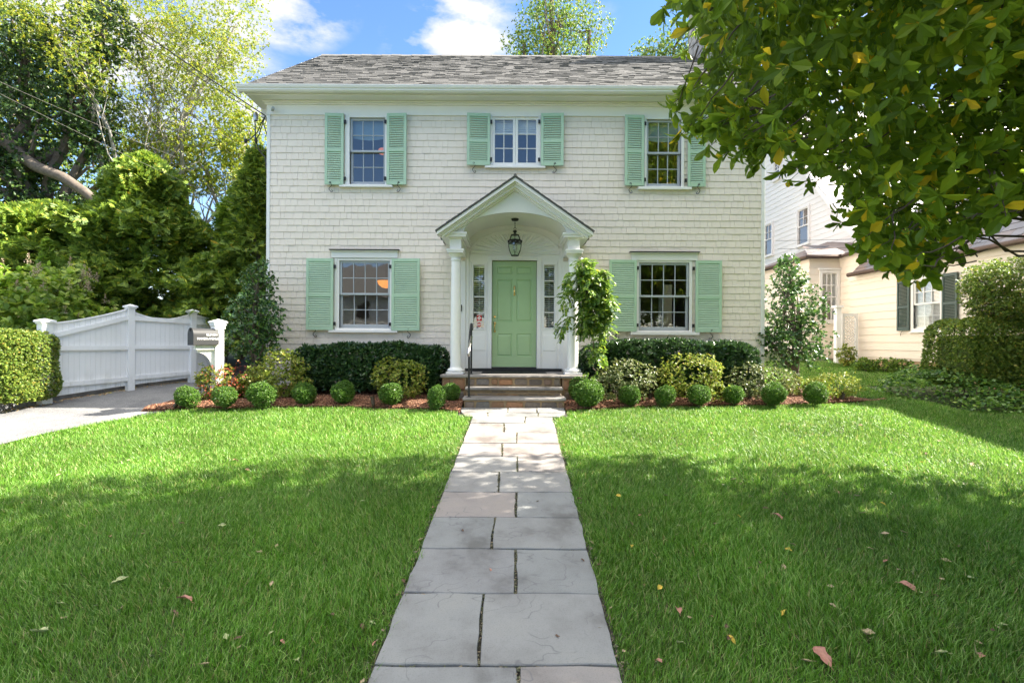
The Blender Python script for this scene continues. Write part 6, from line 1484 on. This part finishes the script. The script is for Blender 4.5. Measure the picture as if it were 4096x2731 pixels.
# drooping sprays along the ragged lower edge
spr_c, spr_a, spr_t = [], [], []
for k in range(120):
    px = RNG.uniform(1560, 2420) if k > 34 else RNG.uniform(1540, 1720); y0 = np.interp(px, sil[:,0], sil[:,1]); Y = RNG.uniform(2.9, 4.9)
    if px < 1640 and RNG.uniform() < .6: y0 = RNG.choice([10, 60, 120, 190, 235, 255]); px = np.interp(y0, [0, 60, 130, 200, 225, 262, 300], [1535, 1575, 1605, 1610, 1545, 1550, 1600])+RNG.uniform(0, 30)
    a = np.array([(px+RNG.uniform(10,60)-1176)/1176*Y, Y, CZ+(784-(y0-RNG.uniform(20,60)))/1176*Y]); e = np.array([(px-RNG.uniform(-5,25)-1176)/1176*Y, Y+RNG.uniform(-.15,.15), CZ+(784-(y0+RNG.uniform(-25,14)))/1176*Y])
    m_ = int(RNG.integers(2, 5)); dr = unit((e-a)[None])[0]
    for q in range(m_):
        t = q/(m_-1) if m_ > 1 else 1; spr_c.append(a+(e-a)*t); spr_a.append(dr)
    spr_t.append((a-dr*.25, e))
spr_c, spr_a = np.array(spr_c), np.array(spr_a); Vs, Fs = rosettes(spr_c, unit(spr_a+rnd(len(spr_a))*.3), 5, .100, .95, (15, 80), T_MAG, .4, .5)
# hanging leaves: rosettes pointing outwards and down
ax = unit((p-np.array([6.2,3.6,5.2]))*.35+rnd(len(p))*.5+np.array([[0,0,-.15]])); dd_ = (p-np.array([6.2,3.6,5.2])); 
V, Fc = rosettes(p, ax, 7, .092, .88, (35, 110), T_MAG, .4, .4); V, Fc = merge([(V, Fc), (Vs, Fs)]); npmesh('crown', V, Fc, M['mag'], mg)
b = MB()
for a_, e_ in spr_t: limb(b, a_, e_, .006, .002, 5, .10, n=5)
limb(b, (6.4,3.3,-.1), (6.3,3.5,1.5), .19, .16, 5, .05, n=12); hubs = [(5.2,3.6,3.6),(4.2,4.4,3.9),(6.6,5.2,4.4),(7.6,3.4,4.5),(5.6,2.8,5.5),(3.4,3.7,4.8),(6.2,4.2,6.8),(8.4,4.6,4.0),(4.6,5.2,3.2)]
for h in hubs:
    m = limb(b, (6.3,3.5,1.4), h, .09, .045, 8, .10, n=8); pn_ = p[np.argsort(np.linalg.norm(p-np.array(h), axis=1))[:900]]
    for q in pn_[RNG.integers(0, len(pn_), 34)]:
        e = m[int(RNG.integers(4, len(m)))]; tw = limb(b, e, q, .018, .004, 6, .14, n=5)
        for _ in range(2): qq = pn_[RNG.integers(0, len(pn_), 10)]; j = int(np.argmin(np.linalg.norm(qq-np.array(tw[4]), axis=1))); limb(b, tw[4], qq[j], .006, .002, 5, .14, n=4)
b.build('trunk', M['twig'], mg, smooth=True)
# street tree behind and right of the camera: throws the shade over the near lawn
tree('street_tree', 'tall street tree standing behind the camera on the right', (7.8, -1.2, -.4), [(7.6,-.6,8.6,4.4,3.4,2.6),(4.6,.6,9.6,2.6,2.4,1.8),(9.5,1.0,8.0,3.4,2.6,2.6),(11.5,3.6,6.5,2.6,2.2,2.4)], M['maple'], 9000, 6, .17, (.28,.10), 71, .22, .2, .2, limbs=30)
far = tree('street_tree', 'tree across the street, mirrored in the windows', (3, -19, -.5), [(3,-19,6.5,4.5,3.5,3.6),(6,-20,5.5,3,3,2.6)], M['maple'], 1800, 6, .30, (.3,.1), 72, .25, .4, .2, limbs=20)
for (x, y, a, lab) in ((11, -18, 1.2, 'tree across the street further right, mirrored in the windows'), (-3, -17, 2.4, 'tree across the street nearest the far house'), (-20, -18, .6, 'tree across the street at the far left')):
    o = copy_tree(far); o.location = (x, y, -.5); o.rotation_euler = (0,0,a); o['label'] = lab; o['org'] = (x, y, -.5)

# ------------------------------------------------------------------ lawn grass and fallen leaves
def lawn_mask(x, y):
    pL, pR = -.70+.0149*(y-2.45)+.018, .535+.0158*(y-2.45)+.01
    pL = np.where(y > 7.95, -.86, pL); pR = np.where(y > 7.95, .90, pR)
    j = RNG.normal(size=np.shape(x))*.014+.012*np.sin(y*9+x*0)+.008*np.sin(y*23)
    pL = pL+j; pR = pR+j
    left = (x < pL) & (x > xdrive(y)+.02) & (y < np.interp(x, bedL[:,0], bedL[:,1]))
    tip = bedR[-1]
    fr = np.interp(x, bedR[:,0], bedR[:,1]); bk = np.interp(x, [5.2, 6.0, 7.2, tip[0]], [11.2, 10.4, 9.2, tip[1]+.05])
    inbed = (x > .85) & (x < tip[0]) & (y > fr) & (y < np.where(x < 5.2, 30, bk))
    ivy = (x > 7.5) & (y > 8.5-.1*(x-8))
    right = (x > pR) & ~inbed & ~(ivy & (y < 11)) & (x < 10.15) & ~((x < 5.2) & (y > 9.5))
    return left | right
def grass(n, x0, x1, y0, y1, hgt, w):
    x = RNG.uniform(x0, x1, n); y = RNG.uniform(y0, y1, n)
    k = lawn_mask(x, y) & (np.abs(x) < y*1.06+.5); x, y = x[k], y[k]; n = len(x)
    pat = np.sin(x*2.3+y*1.1)+np.sin(x*5.1-y*4.3+1)+np.sin(y*7.7+x*1.9)*.6
    z = gz(x, y)-.028; sh = RNG.uniform(.55, 1.25, n)*(1+.10*pat); h = hgt*sh
    lean = rnd(n)*.42+np.stack([np.sin(x*3+y*2)*.3, np.cos(x*2.2-y*3)*.25-.05, np.zeros(n)],1); lean[:,2] = 0
    ang = RNG.uniform(0, 2*math.pi, n); # blade: local x = bend direction, y = width, z = up
    bend = np.stack([np.cos(ang), np.sin(ang), np.zeros(n)],1)+lean; bend[:,2] = 0; bend = unit(bend)
    up = unit(np.array([[0,0,1.0]])+lean*.55+rnd(n)*.08)
    V, Fc = T_BLADE; N = n; yv = unit(np.cross(up, bend)); xb = np.cross(yv, up)
    bn = RNG.uniform(.3, 2.6, n)*.9
    out = np.stack([x,y,z],1)[:,None,:]+V[None,:,0,None]*bn[:,None,None]*h[:,None,None]*xb[:,None,:]+V[None,:,1,None]*(w*RNG.uniform(.7,1.3,n))[:,None,None]*yv[:,None,:]+V[None,:,2,None]*h[:,None,None]*up[:,None,:]
    return out.reshape(-1,3), (Fc[None]+(np.arange(N)*5)[:,None,None]).reshape(-1,3)
parts = [grass(98000, -3.8, 3.8, 1.9, 3.2, .070, .0048), grass(175000, -5.3, 5.3, 3.2, 4.8, .070, .0055), grass(180000, -7.5, 7.5, 4.8, 6.6, .068, .0070), grass(220000, -9, 10.2, 6.6, 9.3, .062, .0082), grass(90000, 4, 10.2, 8.6, 15.2, .055, .012)]
V, Fc = merge(parts); tag(npmesh('lawn', V, Fc, M['grass']), 'lush green lawn on both sides of the stone path', 'grass', kind='stuff')

# fallen leaves on the lawn: a few kinds, copied
def curled(name, m, size, seed):
    r = np.random.default_rng(seed); mb = MB(); n = 7; vs = []
    for i in range(n+1):
        t = i/n; w = math.sin(math.pi*min(1, t*.96+.03))**.8*.30*(1+.25*math.sin(seed+9*t)); zb = .18*math.sin(t*3+seed)*.6
        for s in (-1, -.5, 0, .5, 1): vs.append((size*(t-.5), size*w*s*(1-.25*abs(s)*r.uniform(0,1)), size*(.05+zb+.30*abs(s)**2*w*2*r.uniform(.5,1.2))))
    fs = [(i*5+k, (i+1)*5+k, (i+1)*5+k+1, i*5+k+1) for i in range(n) for k in range(4)]
    mb.add(vs, fs); mb.tube([(size*.5,0,size*.05),(size*.72,size*.05,size*.02)], .0012, 4)
    me = mb.build(name, m); return me
LK = [('dry_leaf', paint('tan_dry_leaf', (.44,.33,.20), .7, .25, 40), 'tan'), ('dry_leaf', paint('pale_green_fallen_leaf', (.40,.42,.20), .6, .25, 40), 'pale green'), ('dry_leaf', paint('yellow_fallen_leaf', (.62,.42,.05), .6, .2, 40), 'yellow'), ('dry_leaf', paint('pinkish_brown_leaf', (.42,.20,.14), .7, .25, 40), 'reddish brown'), ('dry_leaf', paint('dark_brown_leaf', (.14,.08,.045), .8, .3, 40), 'dark brown')]
protos = [curled(n, m, .085, 3+i) for i, (n, m, c) in enumerate(LK)]; used = set()
def put_leaf(px, py, kind, size, label=None, grp=None, on='lawn'):
    x, y = G(px, py); o = protos[kind] if kind not in used else protos[kind].copy()
    if kind in used: COL.objects.link(o)
    used.add(kind); o.location = (x, y, gzs(x, y)+(.016 if on == 'lawn' else .022)); s = size*.78/.085; o.scale = (s,s,s); o.rotation_euler = (RNG.uniform(-.5,.5), RNG.uniform(-.4,.4), RNG.uniform(0,6.3))
    o['label'] = label or 'small %s fallen leaf lying in the grass %s' % (LK[kind][2], 'left of the stone path' if px < 1900 else 'right of the stone path'); o['category'] = 'leaf'; o['group'] = grp or '%s fallen leaves %s' % (LK[kind][2], 'left of the path' if px < 1900 else 'right of the path')
put_leaf(480, 2330, 1, .12, 'curled pale green leaf with a pink edge standing in the left lawn'); put_leaf(155, 2535, 1, .15, 'large folded pale leaf at the lower left of the lawn'); put_leaf(735, 2412, 3, .13, 'arched brown leaf in the lower left lawn'); put_leaf(1190, 2650, 1, .08, 'pale round leaf in the lawn nearest the lower left of the path')
put_leaf(3290, 2640, 3, .15, 'long reddish curled leaf at the bottom of the right lawn'); put_leaf(3465, 2545, 0, .09, 'pale pointed leaf with a pink corner in the lower right lawn'); put_leaf(3630, 2358, 3, .12, 'upright pinkish brown leaf in the right lawn'); put_leaf(3545, 2255, 3, .06, 'small orange pink leaf in the right lawn'); put_leaf(3110, 2075, 3, .12, 'pair of pinkish leaves in the middle of the right lawn'); put_leaf(2638, 2360, 2, .07, 'bright yellow leaf near the path in the right lawn'); put_leaf(2715, 2455, 3, .10, 'orange brown leaf right of the lower path'); put_leaf(2475, 1990, 2, .08, 'yellow leaf close to the right path edge halfway up'); put_leaf(3760, 2622, 1, .10, 'pale green star shaped leaf at the lower right'); put_leaf(2720, 2580, 1, .07, 'small pale leaf beside the lower right path edge')
for k in range(40):
    px = RNG.uniform(60, 1500); py = RNG.uniform(1720, 2680); put_leaf(px, py, int(RNG.choice([0,1,4,3], p=[.4,.35,.15,.1])), RNG.uniform(.035,.075)*(1 if py > 2000 else 1.2))
for k in range(75):
    px = RNG.uniform(2500, 4060); py = 1680+980*RNG.uniform(0,1)**.9; put_leaf(px, py, int(RNG.choice([0,1,2,4,3], p=[.35,.3,.07,.15,.13])), RNG.uniform(.035,.08)*(1 if py > 2000 else 1.2))
for (px, py, kd) in ((1500,2585,3),(2230,2560,4),(2330,2250,4),(1690,2390,0),(1850,2130,4),(2150,2010,0),(1960,2290,3),(2400,2520,0)): put_leaf(px, py, kd, .045, 'small dry leaf lying on the bluestone path', 'dry leaves lying on the path')
for k in range(26):
    y = RNG.uniform(2.3, 6.5); s = RNG.choice([-1,1]); x = pathx(y)[0]-.03 if s < 0 else pathx(y)[1]+.03; u, v = F*x/y, 0
    b_ = (-.195+.0861*y-CZ)/y; px, py = 2048+F*x/y, 1365.5-F*b_; put_leaf(px, py, int(RNG.choice([0,3,4])), RNG.uniform(.03,.06), 'dry leaf lodged along the %s edge of the stone path' % ('left' if s < 0 else 'right'), 'dry leaves along the %s path edge' % ('left' if s < 0 else 'right'))
